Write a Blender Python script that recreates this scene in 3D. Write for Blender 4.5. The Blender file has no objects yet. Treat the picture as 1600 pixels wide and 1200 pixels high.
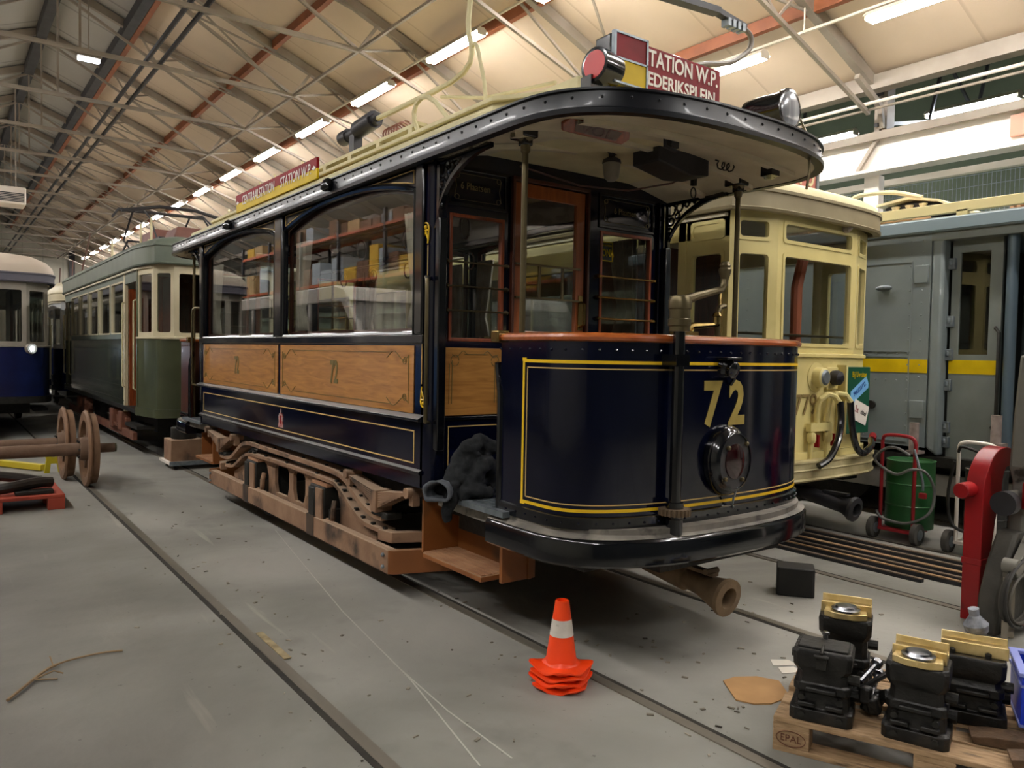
import bpy, bmesh, math, random
from math import pi, sin, cos, radians, sqrt, hypot, atan2
from mathutils import Vector, Matrix, Euler
from mathutils.geometry import tessellate_polygon
random.seed(7)
SC = bpy.context.scene
COL = SC.collection
# ------------------------------------------------------------ camera, world, exposure
cam_d = bpy.data.cameras.new('camera'); cam = bpy.data.objects.new('camera', cam_d); COL.objects.link(cam)
cam_d.sensor_fit = 'HORIZONTAL'; cam_d.sensor_width = 36.0; cam_d.lens = 36.0*1220/1600; cam_d.clip_end = 300; cam_d.clip_start = .05
yw, pt, rl = radians(36.45), radians(2.24), radians(1.05)
fw = Vector((sin(yw)*cos(pt), cos(yw)*cos(pt), -sin(pt))); ri = Vector((cos(yw), -sin(yw), 0)); up = ri.cross(fw)
r2 = ri*cos(rl)+up*sin(rl); u2 = up*cos(rl)-ri*sin(rl)
cm = Matrix.Identity(4)
for i in range(3): cm[i][0], cm[i][1], cm[i][2] = r2[i], u2[i], -fw[i]
cm.translation = (0, 0, 1.65); cam.matrix_world = cm
SC.camera = cam
wd = bpy.data.worlds.new('hall_air'); SC.world = wd; wd.use_nodes = True
wd.node_tree.nodes['Background'].inputs[0].default_value = (.8, .85, 1, 1); wd.node_tree.nodes['Background'].inputs[1].default_value = .25
SC.view_settings.view_transform = 'Standard'; SC.view_settings.look = 'None'; SC.view_settings.gamma = 1
SC.view_settings.use_curve_mapping = False
SC.view_settings.exposure = 1.72
SC.cycles.transparent_max_bounces = 32
LAMP_E = 42.0      # radiance of the fluorescent lamps
# ------------------------------------------------------------ materials
def S(h):
    h = h.lstrip('#'); o = []
    for i in (0, 2, 4):
        c = int(h[i:i+2], 16)/255
        o.append(c/12.92 if c <= .04045 else ((c+.055)/1.055)**2.4)
    return (*o, 1)
def nt(name):
    m = bpy.data.materials.new(name); m.use_nodes = True
    t = m.node_tree; t.nodes.clear()
    return m, t, t.nodes.new, t.links.new
def mat(name, c1, rough=.5, metal=0, c2=None, scale=6, bump=0, bscale=40, coat=0, stretch=None, spec=.5, lo=.35, hi=.65, dirt=None, detail=5, dust_or_sheen=None):
    """principled surface with two-tone noise, optional dirt blotches and bump"""
    m, t, N, L = nt(name)
    out = N('ShaderNodeOutputMaterial'); b = N('ShaderNodeBsdfPrincipled'); L(b.outputs[0], out.inputs[0])
    b.inputs['Roughness'].default_value = rough; b.inputs['Metallic'].default_value = metal
    b.inputs['Coat Weight'].default_value = coat; b.inputs['Coat Roughness'].default_value = .06
    b.inputs['Specular IOR Level'].default_value = spec
    c1 = S(c1) if isinstance(c1, str) else c1
    tc = N('ShaderNodeTexCoord'); vec = tc.outputs['Object']
    if stretch:
        mp = N('ShaderNodeMapping'); L(vec, mp.inputs[0]); mp.inputs['Scale'].default_value = stretch; vec = mp.outputs[0]
    b.inputs['Base Color'].default_value = c1
    colout = None
    if c2:
        c2 = S(c2) if isinstance(c2, str) else c2
        n = N('ShaderNodeTexNoise'); n.inputs['Scale'].default_value = scale; n.inputs['Detail'].default_value = detail; L(vec, n.inputs['Vector'])
        r = N('ShaderNodeValToRGB'); r.color_ramp.elements[0].position = lo; r.color_ramp.elements[1].position = hi
        r.color_ramp.elements[0].color = c1; r.color_ramp.elements[1].color = c2
        L(n.outputs[0], r.inputs[0]); colout = r.outputs[0]
    if dirt:
        dc, dsc, dlo, dhi = dirt
        n2 = N('ShaderNodeTexNoise'); n2.inputs['Scale'].default_value = dsc; n2.inputs['Detail'].default_value = 7; L(vec, n2.inputs['Vector'])
        r2_ = N('ShaderNodeValToRGB'); r2_.color_ramp.elements[0].position = dlo; r2_.color_ramp.elements[1].position = dhi
        r2_.color_ramp.elements[0].color = (0, 0, 0, 1); r2_.color_ramp.elements[1].color = (1, 1, 1, 1); L(n2.outputs[0], r2_.inputs[0])
        mx = N('ShaderNodeMix'); mx.data_type = 'RGBA'; L(r2_.outputs[0], mx.inputs[0])
        if colout: L(colout, mx.inputs[6])
        else: mx.inputs[6].default_value = c1
        mx.inputs[7].default_value = S(dc); colout = mx.outputs[2]
    if dust_or_sheen:   # upward faces paler: dusty steel and paint, painted lamp sheen on the sill
        ge = N('ShaderNodeNewGeometry'); sp = N('ShaderNodeSeparateXYZ'); L(ge.outputs['Normal'], sp.inputs[0])
        rr = N('ShaderNodeValToRGB'); rr.color_ramp.elements[0].position = .35; rr.color_ramp.elements[1].position = .95; rr.color_ramp.elements[0].color = (0,0,0,1); rr.color_ramp.elements[1].color = (.8,.8,.8,1); L(sp.outputs[2], rr.inputs[0])
        mx = N('ShaderNodeMix'); mx.data_type = 'RGBA'; L(rr.outputs[0], mx.inputs[0])
        if colout: L(colout, mx.inputs[6])
        else: mx.inputs[6].default_value = c1
        mx.inputs[7].default_value = S(dust_or_sheen); colout = mx.outputs[2]
    if colout: L(colout, b.inputs['Base Color'])
    if bump:
        n3 = N('ShaderNodeTexNoise'); n3.inputs['Scale'].default_value = bscale; n3.inputs['Detail'].default_value = 4; L(vec, n3.inputs['Vector'])
        bp = N('ShaderNodeBump'); bp.inputs['Strength'].default_value = bump; bp.inputs['Distance'].default_value = .02
        L(n3.outputs[0], bp.inputs['Height']); L(bp.outputs[0], b.inputs['Normal'])
    return m
def glow(name, col, e):
    m, t, N, L = nt(name); out = N('ShaderNodeOutputMaterial'); em = N('ShaderNodeEmission')
    em.inputs[0].default_value = col; em.inputs[1].default_value = e; L(em.outputs[0], out.inputs[0]); return m
def glass(name, tint=(.93, .95, .95, 1), base=.05):
    m, t, N, L = nt(name); out = N('ShaderNodeOutputMaterial')
    tr = N('ShaderNodeBsdfTransparent'); tr.inputs[0].default_value = tint
    gl = N('ShaderNodeBsdfGlossy'); gl.inputs['Roughness'].default_value = 0.0
    lw = N('ShaderNodeLayerWeight'); lw.inputs[0].default_value = .5
    pw = N('ShaderNodeMath'); pw.operation = 'POWER'; pw.inputs[1].default_value = 4.0; L(lw.outputs['Facing'], pw.inputs[0])
    ma = N('ShaderNodeMath'); ma.operation = 'MULTIPLY_ADD'; ma.inputs[1].default_value = 1-base; ma.inputs[2].default_value = base; L(pw.outputs[0], ma.inputs[0])
    mx = N('ShaderNodeMixShader'); L(ma.outputs[0], mx.inputs[0]); L(tr.outputs[0], mx.inputs[1]); L(gl.outputs[0], mx.inputs[2])
    L(mx.outputs[0], out.inputs[0]); return m
def wood(name, c1, c2, rough=.35, axis=1, coat=.0, scale=1.0):
    m, t, N, L = nt(name); out = N('ShaderNodeOutputMaterial'); b = N('ShaderNodeBsdfPrincipled'); L(b.outputs[0], out.inputs[0])
    b.inputs['Roughness'].default_value = rough; b.inputs['Coat Weight'].default_value = coat
    tc = N('ShaderNodeTexCoord'); mp = N('ShaderNodeMapping'); L(tc.outputs['Object'], mp.inputs[0])
    sc = [9*scale]*3; sc[axis] = 1.0*scale; mp.inputs['Scale'].default_value = sc
    n = N('ShaderNodeTexNoise'); n.inputs['Scale'].default_value = 3; n.inputs['Detail'].default_value = 8; n.inputs['Distortion'].default_value = 1.2; L(mp.outputs[0], n.inputs[0])
    r = N('ShaderNodeValToRGB'); r.color_ramp.elements[0].position = .3; r.color_ramp.elements[1].position = .7
    r.color_ramp.elements[0].color = S(c1); r.color_ramp.elements[1].color = S(c2); L(n.outputs[0], r.inputs[0])
    L(r.outputs[0], b.inputs['Base Color']); return m
def floor_mat():
    m, t, N, L = nt('concrete_floor'); out = N('ShaderNodeOutputMaterial'); b = N('ShaderNodeBsdfPrincipled'); L(b.outputs[0], out.inputs[0])
    b.inputs['Roughness'].default_value = .62
    tc = N('ShaderNodeTexCoord')
    def noise(sc, det, vec=None, dist=0):
        n = N('ShaderNodeTexNoise'); n.inputs['Scale'].default_value = sc; n.inputs['Detail'].default_value = det; n.inputs['Distortion'].default_value = dist
        L(vec or tc.outputs['Object'], n.inputs['Vector']); return n.outputs[0]
    def ramp(src, a, ca, z, cz):
        r = N('ShaderNodeValToRGB'); r.color_ramp.elements[0].position = a; r.color_ramp.elements[1].position = z
        r.color_ramp.elements[0].color = ca; r.color_ramp.elements[1].color = cz; L(src, r.inputs[0]); return r.outputs[0]
    def mix(f, a, b_):
        x = N('ShaderNodeMix'); x.data_type = 'RGBA'; x.blend_type = 'MIX'
        L(f, x.inputs[0]); L(a, x.inputs[6]); x.inputs[7].default_value = b_; return x.outputs[2]
    base = ramp(noise(.55, 6, dist=.6), .34, S('#7f7d75'), .66, S('#a7a49b'))
    st = ramp(noise(.42, 8, dist=1.1), .55, (0, 0, 0, 1), .74, (.75, .75, .75, 1))
    c = mix(st, base, S('#5c5951'))
    gr = ramp(noise(1.7, 9), .60, (0, 0, 0, 1), .78, (.55, .55, .55, 1)); c = mix(gr, c, S('#55534a'))
    mp = N('ShaderNodeMapping'); L(tc.outputs['Object'], mp.inputs[0]); mp.inputs['Scale'].default_value = (7, .5, 1); mp.inputs['Rotation'].default_value = (0, 0, .1)
    sk = ramp(noise(1.3, 6, mp.outputs[0]), .66, (0, 0, 0, 1), .76, (.5, .5, .5, 1)); c = mix(sk, c, S('#b9b3a6'))
    sp = ramp(noise(26, 3), .70, (0, 0, 0, 1), .74, (.7, .7, .7, 1)); c = mix(sp, c, S('#4c473d'))
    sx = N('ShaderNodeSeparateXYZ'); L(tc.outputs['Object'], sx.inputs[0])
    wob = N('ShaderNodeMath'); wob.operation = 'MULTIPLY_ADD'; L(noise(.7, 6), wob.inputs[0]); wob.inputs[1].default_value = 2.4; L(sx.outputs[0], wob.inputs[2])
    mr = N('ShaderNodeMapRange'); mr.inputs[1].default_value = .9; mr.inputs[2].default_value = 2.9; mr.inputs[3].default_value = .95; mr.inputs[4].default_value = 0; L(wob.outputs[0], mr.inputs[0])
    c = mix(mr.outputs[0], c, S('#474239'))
    L(c, b.inputs['Base Color'])
    bp = N('ShaderNodeBump'); bp.inputs['Strength'].default_value = .25; bp.inputs['Distance'].default_value = .01; L(noise(14, 8), bp.inputs['Height']); L(bp.outputs[0], b.inputs['Normal'])
    return m
def ribbed(name, c1, c2, rough, per, axis=1, duty=.5, depth=.3):
    """panel joints / corrugation: stripes across an axis"""
    m, t, N, L = nt(name); out = N('ShaderNodeOutputMaterial'); b = N('ShaderNodeBsdfPrincipled'); L(b.outputs[0], out.inputs[0]); b.inputs['Roughness'].default_value = rough
    tc = N('ShaderNodeTexCoord'); sx = N('ShaderNodeSeparateXYZ'); L(tc.outputs['Object'], sx.inputs[0])
    d = N('ShaderNodeMath'); d.operation = 'DIVIDE'; d.inputs[1].default_value = per; L(sx.outputs[axis], d.inputs[0])
    f = N('ShaderNodeMath'); f.operation = 'FRACT'; L(d.outputs[0], f.inputs[0])
    r = N('ShaderNodeValToRGB'); e = r.color_ramp.elements; e[0].position = max(0, duty-.02); e[1].position = duty; e[0].color = S(c1); e[1].color = S(c2); L(f.outputs[0], r.inputs[0])
    n = N('ShaderNodeTexNoise'); n.inputs['Scale'].default_value = .8; n.inputs['Detail'].default_value = 6; L(tc.outputs['Object'], n.inputs[0])
    mr = N('ShaderNodeMapRange'); mr.inputs[3].default_value = .78; mr.inputs[4].default_value = 1.12; L(n.outputs[0], mr.inputs[0])
    mx = N('ShaderNodeMix'); mx.data_type = 'RGBA'; mx.blend_type = 'MULTIPLY'; mx.inputs[0].default_value = 1; L(r.outputs[0], mx.inputs[6]); L(mr.outputs[0], mx.inputs[7])
    L(mx.outputs[2], b.inputs['Base Color'])
    bp = N('ShaderNodeBump'); bp.inputs['Strength'].default_value = depth; bp.inputs['Distance'].default_value = .03; L(f.outputs[0], bp.inputs['Height']); L(bp.outputs[0], b.inputs['Normal'])
    return m
M = dict(
 floor=floor_mat(),
 ceil=ribbed('cream_roof_panel', '#ccb8a0', '#bba790', .6, 1.475, 1, .985, .05),
 ceilgrey=ribbed('grey_roof_sheet', '#a9a69d', '#8b8981', .6, 1.475, 1, .96, .15),
 steel_beam=mat('beige_steel', '#978c7e', .55, 0, '#85796b', 2),
 rust_beam=mat('red_lead_steel', '#94542f', .6, 0, '#7e4626', 3),
 dark_steel=mat('dark_grey_steel', '#3b3a3d', .5, .3, '#2b2a2c', 4),
 wall=ribbed('wall_sheet', '#bdb8a8', '#a39e8e', .7, 1.0, 0, .96, .2),
 wallside=ribbed('side_wall_sheet', '#8d8a7c', '#77746a', .7, 1.0, 1, .96, .2),
 greenwall=mat('green_grey_wall', '#6d7560', .8, 0, '#5d6552', .8),
 white=mat('white_paint', '#e9e1d6', .5, 0, '#d9cdbf', 1.5),
 rail=mat('rail_steel', '#6a6459', .45, .3, '#857d70', 3, stretch=(1,.2,1)),
 groove=mat('rail_groove_dirt', '#26231e', .9, 0, '#38332b', 12),
 navy=mat('navy_gloss_paint', '#030617', .12, 0, '#060a20', 2, coat=.25, spec=.45),
 black=mat('black_gloss_paint', '#08090c', .16, 0, coat=.5, c2='#0d0f15', scale=3),
 fascia=mat('fascia_black', '#0b0c11', .34, 0, '#11131a', 5, coat=.08), sill=mat('black_sill_painted_sheen', '#0c0d10', .2, 0, coat=.3, c2='#14151a', scale=5, dust_or_sheen='#8f8e8c'),  # sill: lamp reflection painted as a pale tone on upward faces
 stain=mat('oil_stained_board', '#4b3a2c', .6, 0, '#2b221b', 6, lo=.4, hi=.6), blackm=mat('black_iron', '#15140f', .55, .2, '#26231d', 14, bump=.2),
 teak=wood('varnished_teak', '#9c672f', '#c58d49', .28, 1, .35),
 teakx=wood('varnished_teak_across', '#9c672f', '#c58d49', .28, 0, .35),
 mahog=wood('mahogany', '#6d2e15', '#9a4a22', .3, 2, .35),
 mahogd=wood('dark_mahogany', '#3a1b10', '#572a17', .35, 2, .2),
 door=wood('oak_red_door', '#86431d', '#a65a2a', .3, 2, .35),
 railwood=wood('orange_wood_rail', '#9c4a1d', '#c06a30', .22, 0, .5, .5),
 cream=mat('cream_canvas', '#d9cfa6', .7, 0, '#c9be93', 5, bump=.1),
 creamb=mat('cream_boards', '#cfc5ac', .6, 0, '#bdb399', 4),
 yellow=mat('yellow_line_paint', '#e3b81c', .35), palegold=mat('pale_gold_line', '#c9a765', .4), gold=mat('gold_leaf', '#b7a256', .4, .2, '#a5904a', 9),
 dimgold=mat('dim_gold_line', '#6f6134', .5),
 brass=mat('brass', '#a48c58', .25, 1, '#8a7446', 8), brassb=mat('bright_brass', '#d6b066', .22, 1, '#c49a50', 8), bronze=mat('painted_bronze', '#6d6247', .35, .7, '#5b5038', 6),
 chrome=mat('polished_steel', '#b9bcc2', .18, 1), galv=mat('galvanised', '#8b9296', .45, .6, '#737b80', 18),
 tan=mat('dusty_tan_steel', '#96755a', .8, 0, '#7d5d45', 4, dirt=('#3d2f24', 3.2, .54, .68), bump=.2, dust_or_sheen='#b59a80'),
 brown=mat('orange_brown_paint', '#8f5526', .5, 0, '#7d491f', 2, dirt=('#5f4128', 3, .6, .75), dust_or_sheen='#9c7858'),
 brownlt=mat('dusty_step_board', '#b08460', .7, 0, '#96694a', 6),
 dust_or_sheen=mat('dusty_dark_deck', '#8a8378', .7, 0, '#5c5750', 5, dirt=('#24221f', 9, .55, .7)),
 grease=mat('greasy_black_iron', '#141311', .42, .3, '#252320', 11, bump=.35, bscale=25, dirt=('#3a3128', 5, .6, .75)),
 machined=mat('machined_brass', '#e6cf96', .3, .75, '#cdb070', 14), machst=mat('machined_steel', '#8f9094', .25, .95, '#5f6064', 20),
 glass=glass('window_glass'), glassd=glass('dusty_glass', (.72, .72, .70, 1), .07),
 curtain=mat('grey_cream_curtain', '#b4aa98', .8, 0, '#9b917f', 9), canvas=mat('oilcloth', '#6a6d66', .5),
 orange=mat('cone_orange', '#ff4a10', .45, 0, '#f4420c', 5), conew=mat('cone_white_band', '#ded6ca', .4, 0, '#c9c0b4', 9, dirt=('#8d857a', 14, .6, .75)),
 red=mat('red_machine_paint', '#a3151a', .35, 0, '#8d1015', 3, dirt=('#5c1413', 5, .62, .74)), redl=mat('red_tube', '#a11f28', .4), 
 sred=mat('sign_red', '#8f0e18', .55, 0, '#7d0b13', 6, spec=.2), syel=mat('sign_yellow', '#dab908', .5, 0, '#caa906', 6, spec=.2), swht=mat('sign_white', '#efe6da', .5), redlens=mat('red_lens', '#c0140f', .35, coat=.15),
 crate=mat('blue_crate', '#1b3bc4', .4), cratel=mat('blue_crate_rim', '#8a94d6', .45),
 paleply=mat('pallet_wood', '#b0906c', .8, 0, '#8f7352', 6, stretch=(2, 12, 12), dirt=('#5c4a38', 3, .6, .75)),
 plybrown=mat('cardboard', '#b98f5f', .85, 0, '#ab8254', 6), paper=mat('paper_scrap', '#d7d0c2', .9),
 lampw=glow('fluorescent_tube', (1.0, .98, .965, 1), LAMP_E), lampc=glow('cool_tube', (.88, .93, 1.0, 1), LAMP_E*.9), lampr=glow('warm_tube', (1.0, .96, .92, 1), LAMP_E*.62), lampdim=glow('dim_tube', (.8, .87, 1, 1), 4),
 reflglow=glow('reflection_flare', (.7, .85, 1, 1), 60),  # glow standing in for a lamp reflection on the blue tram
 lamphouse=mat('lamp_housing', '#c9bfae', .5),
)
# ------------------------------------------------------------ mesh builder
class MB:
    def __init__(s): s.v = []; s.f = []
    def add(s, vs, fs):
        o = len(s.v); s.v += [tuple(v) for v in vs]; s.f += [tuple(i+o for i in f) for f in fs]; return s
    def box(s, x0, x1, y0, y1, z0, z1):
        return s.add([(x0,y0,z0),(x1,y0,z0),(x1,y1,z0),(x0,y1,z0),(x0,y0,z1),(x1,y0,z1),(x1,y1,z1),(x0,y1,z1)],
                     [(0,3,2,1),(4,5,6,7),(0,1,5,4),(1,2,6,5),(2,3,7,6),(3,0,4,7)])
    def obox(s, c, size, rot=(0,0,0)):
        R = Euler(rot).to_matrix(); c = Vector(c); h = [q/2 for q in size]
        P = [c+R@Vector((a*h[0],b*h[1],d*h[2])) for d in (-1,1) for a,b in ((-1,-1),(1,-1),(1,1),(-1,1))]
        return s.add(P, [(0,3,2,1),(4,5,6,7),(0,1,5,4),(1,2,6,5),(2,3,7,6),(3,0,4,7)])
    def bar(s, a, b, w, h=None, upv=(0,0,1)):
        a = Vector(a); b = Vector(b); d = (b-a).normalized(); u = Vector(upv)
        if abs(d.dot(u)) > .98: u = Vector((0,1,0))
        r = d.cross(u).normalized(); u = r.cross(d); h = h or w
        P = [p+r*(i*w/2)+u*(j*h/2) for p in (a,b) for i,j in ((-1,-1),(1,-1),(1,1),(-1,1))]
        return s.add(P, [(0,3,2,1),(4,5,6,7),(0,1,5,4),(1,2,6,5),(2,3,7,6),(3,0,4,7)])
    def tube(s, pts, r, n=8, closed=False, caps=True):
        P = [Vector(p) for p in pts]; k = len(P); R = r if isinstance(r, (list, tuple)) else [r]*k
        T = []
        for i in range(k):
            a = P[(i-1) % k] if (closed or i) else P[i]; b = P[(i+1) % k] if (closed or i < k-1) else P[i]
            T.append((b-a).normalized())
        nrm = T[0].orthogonal().normalized(); V = []
        for i in range(k):
            if i:
                ax = T[i-1].cross(T[i])
                if ax.length > 1e-6: nrm = Matrix.Rotation(T[i-1].angle(T[i]), 3, ax.normalized())@nrm
            nrm = (nrm-T[i]*nrm.dot(T[i])).normalized(); bi = T[i].cross(nrm)
            V += [P[i]+(nrm*cos(2*pi*j/n)+bi*sin(2*pi*j/n))*R[i] for j in range(n)]
        F = [(i*n+j, i*n+(j+1) % n, ((i+1) % k)*n+(j+1) % n, ((i+1) % k)*n+j) for i in range(k if closed else k-1) for j in range(n)]
        if caps and not closed: F += [tuple(range(n))[::-1], tuple((k-1)*n+j for j in range(n))]
        return s.add(V, F)
    def lathe(s, prof, c=(0,0,0), d=(0,0,1), n=24, sx=1, sy=1):
        d = Vector(d).normalized(); a = d.orthogonal().normalized()
        if abs(d.z) < .9: a = Vector((0,0,1)).cross(d).normalized()
        elif abs(d.z) > .99: a = Vector((1,0,0))
        b = d.cross(a); c = Vector(c); V = []; k = len(prof)
        for r, z in prof: V += [c+d*z+(a*cos(2*pi*j/n)*sx+b*sin(2*pi*j/n)*sy)*max(r, 1e-4) for j in range(n)]
        F = [(i*n+j, i*n+(j+1) % n, (i+1)*n+(j+1) % n, (i+1)*n+j) for i in range(k-1) for j in range(n)]
        F += [tuple(range(n))[::-1], tuple((k-1)*n+j for j in range(n))]
        return s.add(V, F)
    def cyl(s, a, b, r, n=16):
        a = Vector(a); b = Vector(b); return s.lathe([(r,0),(r,(b-a).length)], a, b-a, n)
    def prism(s, poly, axis, a, b, holes=(), fn=None):
        loops = [list(poly)]+[list(h) for h in holes]
        tris = tessellate_polygon([[Vector((u,v,0)) for u,v in l] for l in loops])
        flat = [p for l in loops for p in l]; n = len(flat)
        def P(u, v, w): return {'x': (w,u,v), 'y': (u,w,v), 'z': (u,v,w)}[axis]
        if fn: P = fn
        V = [P(u,v,a) for u,v in flat]+[P(u,v,b) for u,v in flat]
        F = [tuple(t) for t in tris]+[tuple(i+n for i in t[::-1]) for t in tris]; o = 0
        for l in loops:
            k = len(l)
            F += [(o+i, o+(i+1) % k, n+o+(i+1) % k, n+o+i) for i in range(k)]; o += k
        return s.add(V, F)
    def sweep(s, path, prof, closed=False, pclosed=True):
        """profile (n,z) swept along a plan path; n is measured to the right of travel"""
        k = len(path); m = len(prof); V = []
        for i in range(k):
            a = Vector(path[(i-1) % k][:2]) if (closed or i) else None; p = Vector(path[i][:2]); b = Vector(path[(i+1) % k][:2]) if (closed or i < k-1) else None
            ns = []
            if a is not None: d = (p-a).normalized(); ns.append(Vector((d.y, -d.x)))
            if b is not None: d = (b-p).normalized(); ns.append(Vector((d.y, -d.x)))
            nn = sum(ns, Vector((0,0))).normalized(); sc = 1/max(.5, nn.dot(ns[0]))
            z0 = path[i][2] if len(path[i]) > 2 else 0
            V += [(p.x+nn.x*q*sc, p.y+nn.y*q*sc, z0+z) for q, z in prof]
        F = []
        for i in range(k if closed else k-1):
            for j in range(m if pclosed else m-1):
                F.append((i*m+j, i*m+(j+1) % m, ((i+1) % k)*m+(j+1) % m, ((i+1) % k)*m+j))
        if not closed and pclosed: F += [tuple(range(m))[::-1], tuple((k-1)*m+j for j in range(m))]
        return s.add(V, F)
    def ball(s, c, r, n=12, m=8, sc=(1,1,1)):
        V = []; c = Vector(c)
        for i in range(m+1):
            t = pi*i/m
            V += [(c.x+r*sc[0]*max(sin(t),1e-3)*cos(2*pi*j/n), c.y+r*sc[1]*max(sin(t),1e-3)*sin(2*pi*j/n), c.z+r*sc[2]*cos(t)) for j in range(n)]
        F = [(i*n+j, (i+1)*n+j, (i+1)*n+(j+1) % n, i*n+(j+1) % n) for i in range(m) for j in range(n)]
        return s.add(V, F)
    def xf(s, mtx):
        s.v = [tuple(mtx@Vector(v)) for v in s.v]; return s
    def flip(s):
        q = MB(); q.v = [(x,-y,z) for x,y,z in s.v]; q.f = [f[::-1] for f in s.f]; return q
    def flipx(s):
        q = MB(); q.v = [(-x,y,z) for x,y,z in s.v]; q.f = [f[::-1] for f in s.f]; return q
    def merge(s, o): return s.add(o.v, o.f)
    def build(s, name, m, parent=None, bevel=0, ang=32, label=None):
        me = bpy.data.meshes.new(name); me.from_pydata(s.v, [], s.f)
        bm = bmesh.new(); bm.from_mesh(me); bmesh.ops.recalc_face_normals(bm, faces=bm.faces); bm.to_mesh(me); bm.free()
        me.polygons.foreach_set('use_smooth', [True]*len(me.polygons)); me.set_sharp_from_angle(angle=radians(ang))
        me.materials.append(M[m] if isinstance(m, str) else m)
        o = bpy.data.objects.new(name, me); COL.objects.link(o)
        if parent is not None: o.parent = parent
        if bevel:
            md = o.modifiers.new('edge', 'BEVEL'); md.width = bevel; md.segments = 2; md.limit_method = 'ANGLE'; md.angle_limit = radians(40)
        if label: o['label'] = label
        return o
def tag(o, label, cat, group=None, kind=None):
    o['label'] = label; o['category'] = cat
    if group: o['group'] = group
    if kind: o['kind'] = kind
    return o
def thing(name, label, cat, loc=(0,0,0), rz=0, group=None):
    o = bpy.data.objects.new(name, None); COL.objects.link(o); o.location = loc; o.rotation_euler = (0,0,rz); o.empty_display_size = .1
    return tag(o, label, cat, group)
def struct(o): o['kind'] = 'structure'; return o
def copy_tree(o, parent=None, loc=None, rz=None):
    c = o.copy(); COL.objects.link(c)
    if parent is not None: c.parent = parent
    if loc is not None: c.location = loc
    if rz is not None: c.rotation_euler = (0,0,rz)
    for ch in list(o.children): copy_tree(ch, c)
    return c
def text_mb(body, size, depth=.002, sx=1.0, align='CENTER', shear=0, bold=0):
    """lettering as a mesh in the (x,z) plane, facing -y"""
    cu = bpy.data.curves.new('lettering', 'FONT'); cu.body = body; cu.size = size; cu.extrude = depth; cu.align_x = align; cu.align_y = 'CENTER'; cu.shear = shear; cu.offset = bold
    cu.resolution_u = 3
    o = bpy.data.objects.new('lettering', cu); COL.objects.link(o)
    dg = bpy.context.evaluated_depsgraph_get(); dg.update()
    me = bpy.data.meshes.new_from_object(o.evaluated_get(dg))
    q = MB(); q.v = [(v.co.x*sx, -v.co.z, v.co.y) for v in me.vertices]; q.f = [tuple(p.vertices) for p in me.polygons]
    bpy.data.objects.remove(o); bpy.data.curves.remove(cu); bpy.data.meshes.remove(me)
    return q
def frame_mb(u0, u1, v0, v1, w, axis, a, b):
    return MB().prism([(u0,v0),(u1,v0),(u1,v1),(u0,v1)], axis, a, b, [[(u0+w,v0+w),(u1-w,v0+w),(u1-w,v1-w),(u0+w,v1-w)]])
def T(x=0, y=0, z=0, rx=0, ry=0, rz=0): return Matrix.Translation((x,y,z))@Euler((rx,ry,rz)).to_matrix().to_4x4()
def arc(cx, cz, r, a0, a1, n): return [(cx+r*cos(a0+(a1-a0)*i/n), cz+r*sin(a0+(a1-a0)*i/n)) for i in range(n+1)]
# ------------------------------------------------------------ the hall
def rz_(x): return 9.71-.4*x if x >= 2 else 8.91-.4*(2-x)
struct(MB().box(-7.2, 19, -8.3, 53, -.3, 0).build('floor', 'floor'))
def slab(x0, x1, y0, y1, th=.06):
    a, b = rz_(x0), rz_(x1)
    return MB().add([(x0,y0,a),(x1,y0,b),(x1,y1,b),(x0,y1,a),(x0,y0,a+th),(x1,y0,b+th),(x1,y1,b+th),(x0,y1,a+th)],
                    [(0,3,2,1),(4,5,6,7),(0,1,5,4),(1,2,6,5),(2,3,7,6),(3,0,4,7)])
struct(slab(3.47, 10.4, -8, 52).build('ceiling', 'ceil'))
struct(slab(2.0, 3.47, -8, 52).build('ceiling', 'ceilgrey'))
struct(slab(-6.95, 2.0, -8, 52).build('ceiling', 'ceilgrey'))
q = MB(); q.add([(10.4,-8,5.7),(19,-8,9),(19,52,9),(10.4,52,5.7),(10.4,-8,5.78),(19,-8,9.08),(19,52,9.08),(10.4,52,5.78)], [(0,3,2,1),(4,5,6,7),(0,1,5,4),(1,2,6,5),(2,3,7,6),(3,0,4,7)])
struct(q.build('ceiling', 'greenwall'))
struct(MB().box(-7.2, -6.9, -8.2, 52.2, 0, 5.5).build('wall_left', 'wallside'))
struct(MB().box(16.5, 16.8, -8.2, 52.2, 0, 8.2).build('wall_right', 'greenwall'))
struct(MB().prism([(-7,0),(19,0),(19,9),(10.4,5.6),(2,8.95),(-7,5.4)], 'y', 52, 52.3).build('wall_back', 'wall'))
struct(MB().prism([(-7,0),(19,0),(19,9),(10.4,5.6),(2,8.95),(-7,5.4)], 'y', -8.3, -8).build('wall_front', mat('dark_front_wall', '#4b4e48', .8, 0, '#3d403b', .7)))
struct(MB().box(-6.9, 16.5, 51.85, 52, 4.9, 5.1).build('trim_1', 'steel_beam'))
for i, x in enumerate((-2.5, 2.2, 6.4)): struct(MB().box(x-.14, x+.14, 51.7, 52, 0, rz_(x)).build('trim_%d' % (i+2), 'dark_steel'))
for i, x in enumerate((5.3, 7.1, 8.9)):
    struct(MB().box(x-.045, x+.045, -8, 52, rz_(x)-.17, rz_(x)-.01).build('roof_purlin', 'rust_beam'))
struct(MB().box(3.37, 3.47, -8, 52, rz_(3.47)-.2, rz_(3.47)-.02).build('roof_purlin', 'rust_beam'))
struct(MB().box(3.18, 3.36, -8, 52, rz_(3.3)-.26, rz_(3.3)-.04).build('roof_purlin', 'dark_steel'))
for x in (.6, -1, -2.6, -4.2, -5.8): struct(MB().box(x-.045, x+.045, -8, 52, rz_(x)-.15, rz_(x)-.01).build('roof_purlin', 'steel_beam'))
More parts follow.
